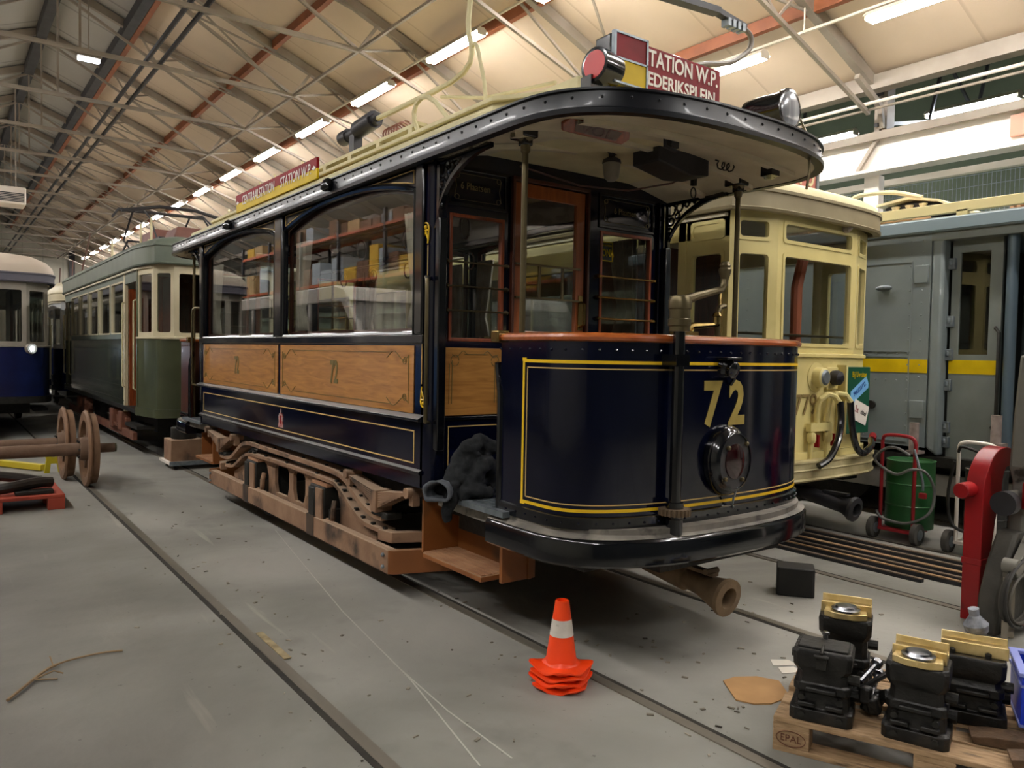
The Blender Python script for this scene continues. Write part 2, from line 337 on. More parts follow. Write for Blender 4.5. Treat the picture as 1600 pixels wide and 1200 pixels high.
struct(MB().box(1.9, 2.1, -8, 52, 8.62, 8.86).build('ridge_beam', 'dark_steel'))
struct(MB().box(10.3, 10.5, -8, 52, 5.33, 5.53).build('eaves_beam', 'steel_beam'))
struct(MB().box(-6.98, -6.8, -8, 52, 5.1, 5.33).build('eaves_beam', 'steel_beam'))
TRY = [-2.8, .2, 3.1, 5.85, 9.17, 12.18]+[12.18+2.95*k for k in range(1, 14)]
def truss():
    m = MB()
    for sg in (1, -1):
        X = lambda x: 2+sg*(x-2)
        def P(x, z): return (X(x), 0, z)
        m.bar(P(2.0, 8.80), P(10.4, 5.44), .11, .15)
        N = (5.7, 6.63)
        m.bar(P(2.0, 8.66), P(*N), .05, .05); m.bar(P(*N), P(10.3, 5.02), .05, .05)
        m.bar(P(*N), P(6.07, 7.16), .05, .05); m.bar(P(*N), P(6.75, 6.88), .035, .035)
        m.bar(P(3.8, 7.70), P(4.35, 7.85), .035, .035); m.bar(P(3.8, 7.70), P(3.5, 8.18), .035, .035)
        m.bar(P(3.8, 7.70), P(6.07, 7.16), .03, .03); m.bar(P(8.2, 5.76), P(6.07, 7.16), .035, .035); m.bar(P(8.2, 5.76), P(8.6, 6.16), .03, .03)
    m.bar((-1.7, 0, 6.63), (5.7, 0, 6.63), .06, .07)
    m.bar((2, 0, 8.7), (2, 0, 6.63), .035, .035)
    return m
t0 = struct(truss().build('roof_truss', 'steel_beam')); t0.location = (0, TRY[0], 0)
for y in TRY[1:]:
    c = t0.copy(); COL.objects.link(c); c.location = (0, y, 0)
br = MB()
for x in (5.7,): br.bar((x, -8, 6.63), (x, 52, 6.63), .045, .045)
br.bar((-1.7, -8, 6.63), (-1.7, 52, 6.63), .045, .045)
struct(br.build('truss_runner', 'steel_beam'))
wb = MB()
for i in range(3, len(TRY)-1, 3):
    a, b = TRY[i], TRY[i+1]
    wb.bar((3.6, a, rz_(3.6)-.2), (8.8, b, rz_(8.8)-.2), .03, .03); wb.bar((8.8, a, rz_(8.8)-.2), (3.6, b, rz_(3.6)-.2), .03, .03)
struct(wb.build('wind_bracing', 'steel_beam'))
for i, y in enumerate(TRY[1:]):
    m = MB().box(10.62, 10.82, y-.09, y+.09, 4.81, 5.6); m.box(10.56, 10.88, y-.015, y+.015, 4.81, 5.4)
    m.bar((9.9, y-.05, 5.42), (10.5, y-.05, 5.15), .07, .07); m.bar((10.5, y-.05, 5.17), (10.58, y-.05, 4.86), .06); m.bar((10.56, y-.05, 4.80), (10.56, y+.28, 4.31), .05)
    struct(m.build('hall_column', 'steel_beam'))
# white girder, walkway and railing of the aisle behind the grey tram
struct(MB().box(10.62, 10.70, -8, 52, 4.31, 4.78).build('white_girder', 'white'))
struct(MB().box(10.5, 10.82, -8, 52, 4.78, 4.81).box(10.5, 10.54, -8, 52, 4.70, 4.78).build('girder_flange', 'steel_beam'))
struct(MB().box(10.52, 10.80, -8, 52, 4.27, 4.31).build('girder_flange', 'white'))
struct(MB().box(11.15, 11.25, -8, 52, 4.18, 4.27).build('walkway_rail', 'white'))
struct(MB().box(11.1, 16.5, -8, 52, 2.8, 2.95).build('walkway_floor', 'greenwall'))
struct(MB().box(11.3, 11.34, -8, 52, 2.3, 2.8).build('walkway_edge', 'greenwall'))
for y in (-2, 2.0, 6.04, 10.2, 14.2, 18.3): struct(MB().box(10.78, 10.92, y-.11, y+.11, 0, 4.27).build('walkway_post', 'white'))
w = MB()
y = .5
while y < 16: w.box(11.2, 11.206, y-.0035, y+.0035, 2.95, 4.16); y += .055
for z in (3.0, 3.2, 3.4, 3.6, 3.8, 4.0, 4.15): w.box(11.194, 11.204, .5, 16, z-.004, z+.004)
tag(w.build('mesh_railing', 'galv'), 'galvanised wire mesh railing along the walkway behind the grey tram', 'railing')
for z in (5.12,): struct(MB().tube([(10.2, -8, z), (10.2, 52, z)], .024, 8).build('overhead_pipe', 'white'))
struct(MB().tube([(10.25, -8, 5.05), (10.25, 52, 5.05)], .018, 6).build('overhead_pipe', 'steel_beam'))
for i, x in enumerate((3.05, 3.28)): struct(MB().tube([(x, -8, 6.72), (x, 52, 6.72)], .04, 8).build('overhead_pipe', 'dark_steel'))
aw = MB()
for y in TRY[2:10]:
    aw.bar((10.5, y, 5.35), (15, y+.3, 7.3), .09, .12); aw.bar((10.5, y, 4.9), (16.4, y, 6.2), .05); aw.bar((12, y, 5.25), (12.4, y, 6.3), .04); aw.bar((13.5, y, 5.6), (12.4, y, 6.3), .04); aw.bar((13.5, y, 5.6), (14, y, 6.9), .04)
struct(aw.build('aisle_roof_frame', 'dark_steel'))
struct(MB().box(14.4, 14.5, -8, 52, 5.75, 5.85).build('aisle_cable_tray', 'dark_steel'))
bx = tag(MB().box(10.56, 10.62, 3.78, 4.18, 4.40, 4.66).build('junction_panel', mat('salmon_board', '#c08a74', .6), bevel=.006), 'salmon pink board fixed on the white girder', 'panel')
# ------------------------------------------------------------ strip lights
ORD = ['nearest','second','third','fourth','fifth','sixth','seventh','eighth','ninth','tenth','eleventh','twelfth','thirteenth','fourteenth','fifteenth','sixteenth','seventeenth','eighteenth']
def strip_light(label, group, tube='lampw', L=1.5):
    t = thing('strip_light', label, 'light', group=group)
    MB().prism([(-.04,.075),(.04,.075),(.115,.012),(.11,.004),(.035,.045),(-.035,.045),(-.11,.004),(-.115,.012)], 'y', -L/2-.03, L/2+.03).build('reflector', 'lamphouse', t)
    for x in (-.05, .05): MB().cyl((x, -L/2, -.01), (x, L/2, -.01), .036, 10).build('tube', tube, t)
    for s in (-1, 1): MB().box(-.08, .08, s*(L/2)+(-.0 if s > 0 else -.03), s*(L/2)+(.03 if s > 0 else 0), -.035, .05).build('end_cap', 'lamphouse', t, .006)
    return t
def row(x, z, y0, pitch, n, what, group, tube='lampw', L=1.5, same=False):
    p = None
    for i in range(n):
        lb = what if same else '%s lit strip light %s' % (ORD[i], what)
        if p is None: p = strip_light(lb, group, tube, L); p.location = (x, y0, z); o = p
        else: o = copy_tree(p, loc=(x, y0+pitch*i, z)); o['label'] = lb
    return p
row(6.75, 6.54, 7.9, 2.95, 15, 'of the long row above the dark blue tram, from the camera', 'strip lights of the long right row')
row(6.75, 6.54, 4.95, -2.95, 4, 'strip light of the same row behind the camera', 'strip lights behind the camera', same=True)
row(8.75, 5.60, 4.24, 2.95, 2, 'over the grey tram, counted from the right photo edge', 'strip lights over the grey tram', 'lampr')
row(8.75, 5.60, 1.3, -2.95, 3, 'strip light over the right tracks behind the camera', 'strip lights behind the camera', 'lampr', same=True)
row(8.75, 5.60, 10.1, 5.9, 6, 'strip light of the row hidden behind the pale yellow tram roof', 'hidden strip lights of the right row', 'lampr', same=True)
row(-2.75, 6.54, -3.9, 2.95, 15, 'strip light of the left row above the storage racks', 'strip lights of the left row', same=True)
row(12.6, 5.50, 5.53, 2.5, 2, 'of the cool white row beyond the white girder, from the right', 'cool strip lights of the far aisle', 'lampc', 1.27)
row(12.6, 5.50, 10.53, 2.5, 5, 'cool strip light of the far aisle hidden behind the trams', 'hidden cool strip lights', 'lampc', 1.27, same=True)
cd = MB().tube([(6.75, -8, 6.66), (6.75, 51, 6.66)], .022, 6)
for y in TRY: cd.bar((6.75, y, 6.66), (6.75, y, rz_(6.75)-.05), .015)
struct(cd.build('lamp_conduit', 'lamphouse'))
cd = MB().tube([(8.75, -8, 5.72), (8.75, 40, 5.72)], .022, 6)
for y in TRY[:14]: cd.bar((8.75, y, 5.72), (8.75, y, rz_(8.75)-.05), .015)
struct(cd.build('lamp_conduit', 'lamphouse'))
t = thing('floodlight', 'small floodlight with a bluish glow hung under the ridge', 'light', (2.35, 16.7, 7.0))
MB().box(-.2, .2, -.09, .09, .02, .12).build('housing', 'steel_beam', t, .01); MB().obox((0, -.02, -.02), (.36, .16, .05), (.15, 0, 0)).build('lens', 'lampdim', t, .01)
MB().bar((0, 0, .1), (0, 0, 1.7), .02).build('hanger', 'steel_beam', t)
t = thing('heater_unit', 'white box heater hung near the far left gable', 'heater', (.9, 24.0, 5.43))
MB().box(-1.0, 1.0, -.4, .4, -.22, .22).build('casing', 'white', t, .03)
g = MB()
for k in range(6): g.box(-.95, .95, -.42, -.4, -.16+.04*k, -.14+.04*k)
g.build('grille', 'dark_steel', t)
for x in (-.8, .8): MB().bar((x, 0, .22), (x, 0, 2.8), .03).build('hanger', 'steel_beam', t)
# ------------------------------------------------------------ rails set into the floor
RL = [(-.06, 'steel rail in the floor left of the loose wheelsets'), (1.44, 'steel rail in the floor running under the loose wheelsets'), (2.70, 'steel rail in the floor beside the stacked traffic cones'),
      (4.20, 'steel rail in the floor beside the black block'), (5.48, 'steel rail in the floor behind the black block'), (7.0, 'steel rail in the floor in front of the green drum'),
      (8.35, 'steel rail in the floor under the near side of the grey tram'), (9.85, 'steel rail in the floor under the far side of the grey tram')]
for i, (x, lb) in enumerate(RL):
    t = thing('track_rail', lb, 'rail', (x, 20, 0), group='rails set into the floor')
    MB().box(-.028, .028, -28, 31.8, -.1, .006).build('rail_head', 'rail', t)
    sg = 1 if i % 2 == 0 else -1
    g = MB().box(.028 if sg > 0 else -.058, .058 if sg > 0 else -.028, -28, 31.8, -.1, .003); g.build('flange_groove', 'groove', t)
# ------------------------------------------------------------ the dark blue open-platform tram, number 72
H72 = thing('vintage_tram', 'dark blue open platform tram with teak panels and gold number 72 on its dash', 'tram', (3.45, 6.70, 0))
def sel(a, ys, yc, b, n, N=36):
    P = [(-a, ys)]
    for i in range(N+1):
        t = pi-pi*i/N; c, s_ = cos(t), sin(t)
        P.append((a*math.copysign(abs(c)**(2/n), c), yc-b*abs(s_)**(2/n)))
    return P+[(a, ys)]
class Path:
    def __init__(s, P):
        s.P = [Vector(p) for p in P]; s.L = [0]
        for a, b in zip(s.P, s.P[1:]): s.L.append(s.L[-1]+(b-a).length)
    def at(s, d):
        d = min(max(d, 0), s.L[-1])
        for i in range(len(s.P)-1):
            if d <= s.L[i+1]+1e-9: break
        f = (d-s.L[i])/max(1e-9, s.L[i+1]-s.L[i]); p = s.P[i].lerp(s.P[i+1], f); t = (s.P[i+1]-s.P[i]).normalized()
        return p, Vector((t.y, -t.x))
    def sub(s, a, b, k=40): return [tuple(s.at(a+(b-a)*i/k)[0]) for i in range(k+1)]
    def wrap(s, mb, d0, z0, off):
        """bend a flat (x,z) mesh facing -y onto the path, centred at arc length d0"""
        V = []
        for x, y, z in mb.v:
            p, n = s.at(d0+x); V.append((p.x+n.x*(off-y), p.y+n.y*(off-y), z+z0))
        mb.v = V; return mb
    def y_at(s, x): return min((p for p in s.P), key=lambda p: abs(p.x-x)).y
DASH = sel(.97, -3.24, -3.60, .41, 2.6); CAN = sel(1.08, -2.57, -3.45, .68, 2.65, 44); FEN = sel(1.03, -3.2, -3.55, .58, 2.5)
dP = Path(DASH); cP = Path(CAN); fP = Path(FEN); DL = dP.L[-1]; DC = DL/2
def both(mb, name, m, parent=H72, **k):
    mb.build(name, m, parent, **k); return mb.flip().build(name, m, parent, **k)
def quad(fn):            # four corners of the car
    pass
# --- side walls with two arched windows each
def arch(y0, y1, z0, zs, zr, n=20):
    P = [(y0, z0), (y1, z0)]
    for i in range(n+1):
        u = 1-2*i/n; P.append(((y0+y1)/2+u*(y1-y0)/2, zs+zr*(1-abs(u)**2.3)))
    return P
WIN = [(-2.39, -.11), (.11, 2.39)]
for s in (-1, 1):
    m = MB().prism([(-2.50,.80),(2.50,.80),(2.50,2.80),(-2.50,2.80)], 'x', s*1.0, s*1.03, [arch(a, b, 1.76, 2.66, .125) for a, b in WIN])
    side = m.build('body_side', 'navy', H72)
    for a, b in WIN:
        MB().prism(arch(a-.005, b+.005, 1.755, 2.66, .13), 'x', s*.985, s*.992).build('window_pane', 'glass', side)
        A = arch(a, b, 1.76, 2.66, .125); fr = MB()
        pts = [(s*1.03, y, z) for y, z in A]
        MB().tube(pts, .022, 8, closed=True).build('window_arch', 'black', side)
        inner = [(y+(a+b)/2*0, z) for y, z in arch(a+.045, b-.045, 1.80, 2.635, .11)]
        MB().prism(arch(a-.01, b+.01, 1.75, 2.66, .13), 'x', s*.965, s*.984, [inner]).build('window_frame', 'mahogd', side)
        # pale gold outline of the spandrels
        am = (a+b)/2
        for q in (-1, 1):
            g = MB()
            e = am+q*(b-a)/2; up_ = []
            for i in range(9): u = q*(1-.62*i/8); up_.append((s*1.036, am+u*(b-a)/2-q*.03, 2.70+.10*(1-abs(u)**2.3)))
            g.tube(up_+[(s*1.036, am+q*.2*(b-a)/2, 2.783), (s*1.036, e-q*.03, 2.783)], .0035, 5, closed=True)
            g.build('gilt_lining', 'palegold', side)
        # curtains
        for q in (0, 1):
            y0 = a+.03 if q == 0 else b-.33; c = MB(); k = 26; V = []
            for i in range(k+1):
                for j in range(9):
                    zt = 2.56-.75*j/8; pin = .55+.45*abs((j-6.2)/6.2)**.8 if j < 7 else .62+.1*(j-6)
                    yy = (y0+.30*i/k*pin) if q == 0 else (y0+.30-.30*i/k*pin)
                    V.append((s*(.93+.018*sin(i*1.9)), yy, zt))
            F = [(i*9+j, i*9+j+1, (i+1)*9+j+1, (i+1)*9+j) for i in range(k) for j in range(8)]
            o = c.add(V, F).build('curtain', 'curtain', H72); md = o.modifiers.new('cloth', 'SOLIDIFY'); md.thickness = .004
    MB().prism([(-2.52,1.70),(2.52,1.70),(2.52,1.757),(-2.52,1.757)], 'x', s*1.03, s*1.052).build('belt_rail', 'black', H72, bevel=.006)
    for y in (-2.46, 0, 2.46):
        w = .05 if y else .085
        p = MB().box(min(s*1.03,s*1.055), max(s*1.03,s*1.055), y-w, y+w, 1.757, 2.80)
        p.build('window_post', 'black', H72, bevel=.018)
    for a, b, yn in ((-2.39, -.035, -1.18), (.035, 2.39, 1.18)):
        w = MB().prism([(a,1.262),(b,1.262),(b,1.688),(a,1.688)], 'x', s*1.03, s*1.038).build('teak_panel', 'teak', H72, bevel=.003)
        g = MB(); X = s*1.0395
        i_ = .06
        g.tube([(X,a+i_,1.32),(X,a+i_,1.63)], .0028, 4); g.tube([(X,b-i_,1.32),(X,b-i_,1.63)], .0028, 4)
        g.tube([(X,a+.3,1.645),(X,b-.3,1.645)], .0028, 4); g.tube([(X,a+.3,1.305),(X,b-.3,1.305)], .0028, 4)
        for yy, q in ((a+i_, 1), (b-i_, -1)):
            for zz, r in ((1.645, -1), (1.305, 1)):
                g.tube([(X, yy+q*t_*.30, zz+r*(.028*sin(t_*7)+.02)) for t_ in [k/14 for k in range(15)]], .0028, 4)
                g.tube([(X, yy+q*(.05+.028*cos(k*.55)*(1-k/26)), zz+r*(.05+.028*sin(k*.55)*(1-k/26))) for k in range(18)], .0028, 4)
        g.build('gilt_ornament', 'dimgold', w)
        if s < 0:
            n = text_mb('72', .235, .0015, .62, bold=.006).xf(T(X-.001, yn, 1.478, 0, 0, -pi/2)); n.build('gilt_number', 'dimgold', w)
    MB().prism([(-2.40,.945),(2.40,.945),(2.40,1.155),(-2.40,1.155)], 'x', s*1.03, s*1.033, [[(-2.392,.953),(2.392,.953),(2.392,1.147),(-2.392,1.147)]]).build('gilt_lining', 'palegold', H72)
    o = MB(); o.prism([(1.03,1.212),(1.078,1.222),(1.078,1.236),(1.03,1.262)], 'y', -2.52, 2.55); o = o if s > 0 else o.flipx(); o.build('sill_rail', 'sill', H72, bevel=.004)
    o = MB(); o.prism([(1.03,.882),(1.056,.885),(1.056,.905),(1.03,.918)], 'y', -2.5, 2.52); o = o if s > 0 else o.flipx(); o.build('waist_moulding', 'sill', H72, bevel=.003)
    if s < 0:   # city crest
        c = MB().prism([(y_*1.3+.013, 1.05+(z_-1.05)*1.25) for y_, z_ in [(-.09,.985),(.0,.985),(.0,1.005),(-.012,1.02),(-.004,1.06),(-.02,1.085),(-.036,1.075),(-.045,1.12),(-.054,1.075),(-.07,1.085),(-.086,1.06),(-.078,1.02),(-.09,1.005)]], 'x', -1.033, -1.0355)
        c = c.build('city_crest', mat('crest_silver_red', '#b5b2ac', .4, 0, '#a8453a', 40), H72)
        MB().prism([(-.066,1.0),(-.024,1.0),(-.024,1.072),(-.066,1.072)], 'x', -1.0355, -1.0368).build('shield', 'sred', c)
# --- corner posts, handrails, and their gilt masks
for s in (-1, 1):
    for e in (-1, 1):
        p = MB().prism([(s*1.03, e*2.47), (s*1.03, e*2.53), (s*1.015, e*2.575), (s*.97, e*2.60), (s*.93, e*2.60), (s*.93, e*2.47)], 'z', .80, 2.80)
        p = p.build('corner_post', 'navy', H72, bevel=.004)
        if s < 0 and e < 0:
            for zc, q in ((2.385, 1), (1.36, -1)):
                g = MB(); X = -1.034; Y = -2.515
                g.tube([(X, Y+.036*cos(a_), zc+q*(.012+.04*sin(a_))) for a_ in [pi*k/10 for k in range(11)]], .005, 5)
                for w in (-1, 1): g.tube([(X, Y+w*.036, zc+q*.012), (X, Y+w*.03, zc-q*.05), (X, Y+w*.024, zc-q*.075)], .005, 5); g.tube([(X, Y, zc-q*.0), (X, Y+w*.03, zc-q*.055)], .005, 5)
                g.tube([(X, Y-.034, zc+q*.006), (X, Y+.034, zc+q*.006)], .006, 5); g.ball((X, Y, zc+q*.026), .012, 8, 6)
                g.build('gilt_mask', 'yellow', p)
            g = MB()
            for w in (-1, 1): g.tube([(-1.034, -2.515+w*.028, 2.30), (-1.034, -2.515+w*.028, 1.45)], .003, 4)
            g.build('gilt_lining', 'palegold', p)
        h = MB().tube([(s*1.03, e*2.55, 2.10), (s*1.075, e*2.60, 2.10), (s*1.09, e*2.635, 2.08), (s*1.095, e*2.645, 2.04), (s*1.095, e*2.645, 1.27), (s*1.09, e*2.635, 1.23), (s*1.03, e*2.57, 1.22)], .0125, 8)
        h.build('grab_rail', 'bronze', H72)
        l = MB().box(-.03, .03, -.025, .025, 1.05, 2.46); l.xf(T(s*.985, e*2.62, 0)); l.build('lamp_bracket_post', 'black', H72, bevel=.008)
        # scroll bracket under the canopy
        b = MB(); X = s*1.0
        ol = [(-2.60+e*0, 2.42)]
        A = [(e*(2.605+.55*(1-cos(t_))), 2.40+.375*sin(t_)) for t_ in [pi/2*k/12 for k in range(13)]]
        b.prism(A+[(y-e*.028*sin(pi/2*k/12+.4*0+ .0)-e*.0, z+.032*max(.0,k/12)) if k else (y-e*.03, z) for k, (y, z) in reversed(list(enumerate(A)))], 'x', X-.014, X+.014)
        b.box(X-.012, X+.012, min(e*2.60,e*2.63), max(e*2.60,e*2.63), 2.42, 2.79); b.box(X-.012, X+.012, min(e*2.6,e*3.16), max(e*2.6,e*3.16), 2.775, 2.80)
        for yy, zz, r in ((.05,.32,.045),(.13,.335,.036),(.05,.235,.03),(.20,.35,.024),(.04,.17,.02),(.11,.275,.022),(.27,.362,.016),(.03,.11,.014)):
            b.tube([(X, e*(2.60+yy+r*cos(k*.6)*(1-.02*k)), 2.42+zz+r*sin(k*.6)*(1-.02*k)) for k in range(12)], .009, 5)
        b.build('scroll_bracket', 'black', H72)
# --- bulkheads
def arcz(x): return 2.80+.15*(1-(x/1.08)**2)
top = [(.995*x/10, arcz(.995*x/10)) for x in range(10, -11, -1)]
hl = [(-.90,1.72),(-.485,1.72),(-.485,2.51),(-.90,2.51)]; hd = [(-.41,.80),(.21,.80),(.21,2.775),(-.41,2.775)]; hr = [(.355,1.72),(.875,1.72),(.875,2.535),(.355,2.535)]
for e in (-1, 1):
    def B(mb, name, m, par=H72, **k): return (mb if e < 0 else mb.flip()).build(name, m, par, **k)
    bk = B(MB().prism([(-.995,.80),(.995,.80)]+top, 'y', -2.57, -2.53, [hl, hd, hr]), 'bulkhead', 'navy')
    for h in (hl, hr):
        x0, x1, z0, z1 = h[0][0], h[1][0], h[0][1], h[2][1]
        B(frame_mb(x0, x1, z0, z1, .022, 'y', -2.578, -2.54), 'window_frame', 'mahog', bk, bevel=.003)
        B(MB().box(x0+.015, x1-.015, -2.556, -2.552, z0+.015, z1-.015), 'window_pane', 'glass', bk)
        for z in (2.21, 2.06, 1.91):
            br = MB().tube([(x0-.02,-2.60,z),(x1+.015,-2.60,z)], .006, 6)
            for x in (x0-.02, x1+.015): br.lathe([(.016,0),(.016,.012),(.008,.03)], (x,-2.575,z), (0,-1,0), 8)
            B(br, 'brass_bar', 'brassb' if h is hr else 'bronze', bk)
        tp = B(MB().box(x0-.02, x1+.01, -2.577, -2.57, 1.255, 1.68), 'teak_panel', 'teakx', bk, bevel=.003)
        g = MB(); Y = -2.5785
        for x in (x0+.03, x1-.04): g.tube([(x,Y,1.33),(x,Y,1.60)], .0025, 4); g.tube([(x-.02,Y,1.33),(x-.02,Y,1.58)], .0025, 4)
        g.tube([(x0+.12,Y,1.64),(x1-.12,Y,1.64)], .0025, 4)
        for x, q in ((x0+.03, 1), (x1-.04, -1)):
            g.tube([(x+q*(.02+.03*cos(k*.55)), Y, 1.60+.035*sin(k*.55)) for k in range(12)], .0025, 4); g.tube([(x+q*.11*k/8, Y, 1.64-.02*sin(k*.8)) for k in range(9)], .0025, 4)
        B(g, 'gilt_ornament', 'dimgold', tp)
        B(MB().box(x0-.02, x1+.01, -2.585, -2.57, 1.228, 1.25), 'waist_moulding', 'black', bk, bevel=.004)
        B(frame_mb(x0+.01, x1-.02, .945, 1.19, .006, 'y', -2.574, -2.57), 'gilt_lining', 'palegold', bk)
        B(frame_mb(x0-.02, x1+.02, 2.555, 2.80, .022, 'y', -2.582, -2.57), 'transom_panel_frame', 'black', bk, bevel=.004)
        g = MB(); Y = -2.573; c = (x0+x1)/2
        g.tube([(x0+.05,Y,2.60),(x1-.05,Y,2.60)], .002, 4); g.tube([(x0+.05,Y,2.76),(x1-.05,Y,2.76)], .002, 4)
        g.tube([(x1-.03,Y,2.61),(x1-.045,Y,2.68),(x1-.03,Y,2.75)], .002, 4); g.tube([(x0+.03,Y,2.61),(x0+.045,Y,2.68),(x0+.03,Y,2.75)], .002, 4)
        for x in (x0+.05, x1-.05):
            for z in (2.615, 2.745): g.tube([(x+.016*cos(k*.7), Y, z+.016*sin(k*.7)) for k in range(10)], .002, 4)
        B(g, 'gilt_ornament', 'dimgold', bk)
        tx = text_mb('6 Plaatsen', .062, .001, .9).xf(T(c-.02, Y, 2.685)) if e < 0 else None
        if tx: B(tx, 'lettering', 'dimgold', bk)
    B(MB().box(.215, .235, -2.60, -2.55, .82, 2.80).box(-.435, -.415, -2.60, -2.55, .82, 2.80).box(-.435, .235, -2.60, -2.55, 2.775, 2.80), 'door_frame', 'mahogd', bk, bevel=.004)
    dr = B(MB().prism([(-.405,.83),(.205,.83),(.205,2.77),(-.405,2.77)], 'y', -2.575, -2.54, [[(-.352,1.80),(.13,1.80),(.13,2.68),(-.352,2.68)]]), 'door', 'door', H72, bevel=.004)
    B(MB().box(-.36, .14, -2.556, -2.552, 1.79, 2.69), 'window_pane', 'glass', dr)
    B(frame_mb(-.33, .11, .95, 1.70, .05, 'y', -2.583, -2.575), 'door_moulding', 'door', dr, bevel=.006)
    g = MB()
    for z in (2.24, 2.02): g.bar((-.40,-2.585,z), (.16,-2.585,z), .018, .012)
    for x in (-.2, .0): g.bar((x,-2.585,2.02), (x,-2.585,2.24), .018, .012)
    B(g, 'window_guard', 'bronze', dr)
    B(MB().tube([(.175,-2.575,2.02),(.175,-2.62,2.0),(.175,-2.62,1.86),(.175,-2.575,1.84)], .01, 8).box(.155, .195, -2.58, -2.572, 1.82, 2.06), 'door_handle', 'brass', dr)
# yellow enamel advertisement inside the right window
ad = MB().box(.372, .50, -2.5485, -2.547, 2.325, 2.465).build('enamel_sign', mat('ad_black', '#2a2a20', .4), H72)
frame_mb(.372, .50, 2.325, 2.465, .008, 'y', -2.551, -2.5485).build('sign_border', 'syel', ad)
text_mb('RONA', .072, .001, .72, bold=.002).xf(T(.436, -2.551, 2.382)).build('lettering', 'syel', ad)
text_mb('VAN HOUTEN’S', .02, .001, .7).xf(T(.436, -2.551, 2.437)).build('lettering', 'syel', ad)
# --- floor, benches and ceiling of the saloon
MB().box(-.99, .99, -2.55, 2.55, .80, .95).build('saloon_floor', 'mahogd', H72)
for s in (-1, 1):
    MB().box(min(s*.55,s*.98), max(s*.55,s*.98), -2.3, 2.3, 1.30, 1.36).box(min(s*.6,s*.95), max(s*.6,s*.95), -2.3, 2.3, .95, 1.3).build('bench', 'mahogd', H72, bevel=.01)
V = []; F = []
for i in range(21):
    x = -1.02+2.04*i/20
    V += [(x,-2.55,arcz(x)-.01),(x,2.55,arcz(x)-.01)]
for i in range(20): F.append((2*i,2*i+1,2*i+3,2*i+2))
MB().add(V, F).build('saloon_ceiling', mat('saloon_grey', '#8f8a7c', .5), H72)
lp = MB()
for y in (-1.2, 1.2): lp.lathe([(.01,0),(.012,.1),(.05,.12),(.06,.2),(.03,.24)], (0,y,2.93), (0,0,-1), 12)
lp.build('saloon_lamps', 'swht', H72)
for s in (-1, 1):
    g = MB().tube([(s*.55,-2.5,2.62),(s*.55,2.5,2.62)], .012, 6)
    g.build('strap_rail', 'bronze', H72)
    for y in (-2.2, -1.4, -.6, .6, 1.4, 2.2):
        MB().tube([(s*.55+.04*cos(k*pi/5), y, 2.50+.08*sin(k*pi/5)) for k in range(10)], .008, 5, closed=True).build('hand_strap', 'mahogd', H72)
# --- roof: fascia right round, platform canopies, clerestory deck
ring = CAN+[(x,-y) for x, y in reversed(CAN)]
fs = MB().sweep(ring, [(-.03,2.796),(.022,2.796),(.024,2.818),(.010,2.826),(.008,2.835),(.008,2.90),(.02,2.905),(.02,2.915),(-.03,2.915)], closed=True)
rp = Path(ring+[ring[0]]); k = int(rp.L[-1]/.14)
for i in range(k):
    p, n = rp.at(rp.L[-1]*i/k); fs.ball((p.x+n.x*.008, p.y+n.y*.008, 2.872), .0085, 6, 4)
fs.build('roof_fascia', 'fascia', H72)
def strips(zf, y_in, shrink, name, m, th):
    for e in (-1, 1):
        mb = MB(); n = 40; X = [-(1.08-shrink)*cos(pi*i/n) for i in range(n+1)]
        V = []
        for x in X:
            t_ = max(0.0, 1-abs(x/1.08)**2.65); yf = -3.45-.68*t_**(1/2.65)+shrink*.6
            yf = min(yf, y_in)
            for j in range(9): V.append((x, y_in+(yf-y_in)*j/8, zf(x, j/8)))
        k_ = len(V); V += [(x, y, z+th) for x, y, z in V]
        F = []
        for i in range(n):
            for j in range(8):
                a = i*9+j; F.append((a, a+1, a+10, a+9)); F.append((a+k_, a+9+k_, a+10+k_, a+1+k_))
        mb.add(V, F); (mb if e < 0 else mb.flip()).build(name, m, H72)
strips(lambda x, t: 2.80+(arcz(x)-2.80)*(1-t**2.2), -2.57, .01, 'canopy_ceiling', 'creamb', .01)
strips(lambda x, t: 2.892+.012*(1-(x/1.08)**2), 0.0, .02, 'roof_skin', 'cream', .006)
for e in (-1, 1):
    for y in (-2.95, -3.35, -3.75):
        w = 1.0 if y > -3.4 else .88
        pts = [(x/10*w, e*-y*-1 if False else (y if e < 0 else -y), 2.80+(arcz(x/10*w)-2.80)*(1-max(0,min(1,(-y-2.57)/1.54))**2.2)-.004) for x in range(-10, 11)]
        c = MB(); Vb = []
        for x, yy, z in pts: Vb += [(x,yy-.022,z),(x,yy+.022,z),(x,yy+.022,z-.03),(x,yy-.022,z-.03)]
        Fb = [(i*4+j, i*4+(j+1) % 4, i*4+4+(j+1) % 4, i*4+4+j) for i in range(20) for j in range(4)]
        c.add(Vb, Fb).build('ceiling_rib', 'creamb', H72)
cl = [(-.80,-2.87),(-.42,-3.45),(.42,-3.45),(.80,-2.87),(.80,2.87),(.42,3.45),(-.42,3.45),(-.80,2.87)]
MB().prism(cl, 'z', 2.93, 3.12).build('roof_deck_side', 'cream', H72, bevel=.004)
MB().prism([(x*1.03,y*1.01) for x, y in cl], 'z', 3.12, 3.15).build('roof_deck_edge', 'cream', H72, bevel=.006)
MB().prism([(-1.03,-2.95),(-.86,-3.5),(-.80,-3.5),(-.80,2.95),(-1.03,2.95)], 'z', 2.93, 2.985).build('gutter_board', 'cream', H72, bevel=.006)
MB().prism([(1.03,-2.95),(.86,-3.5),(.80,-3.5),(.80,2.95),(1.03,2.95)], 'z', 2.93, 2.985).build('gutter_board', 'cream', H72, bevel=.006)
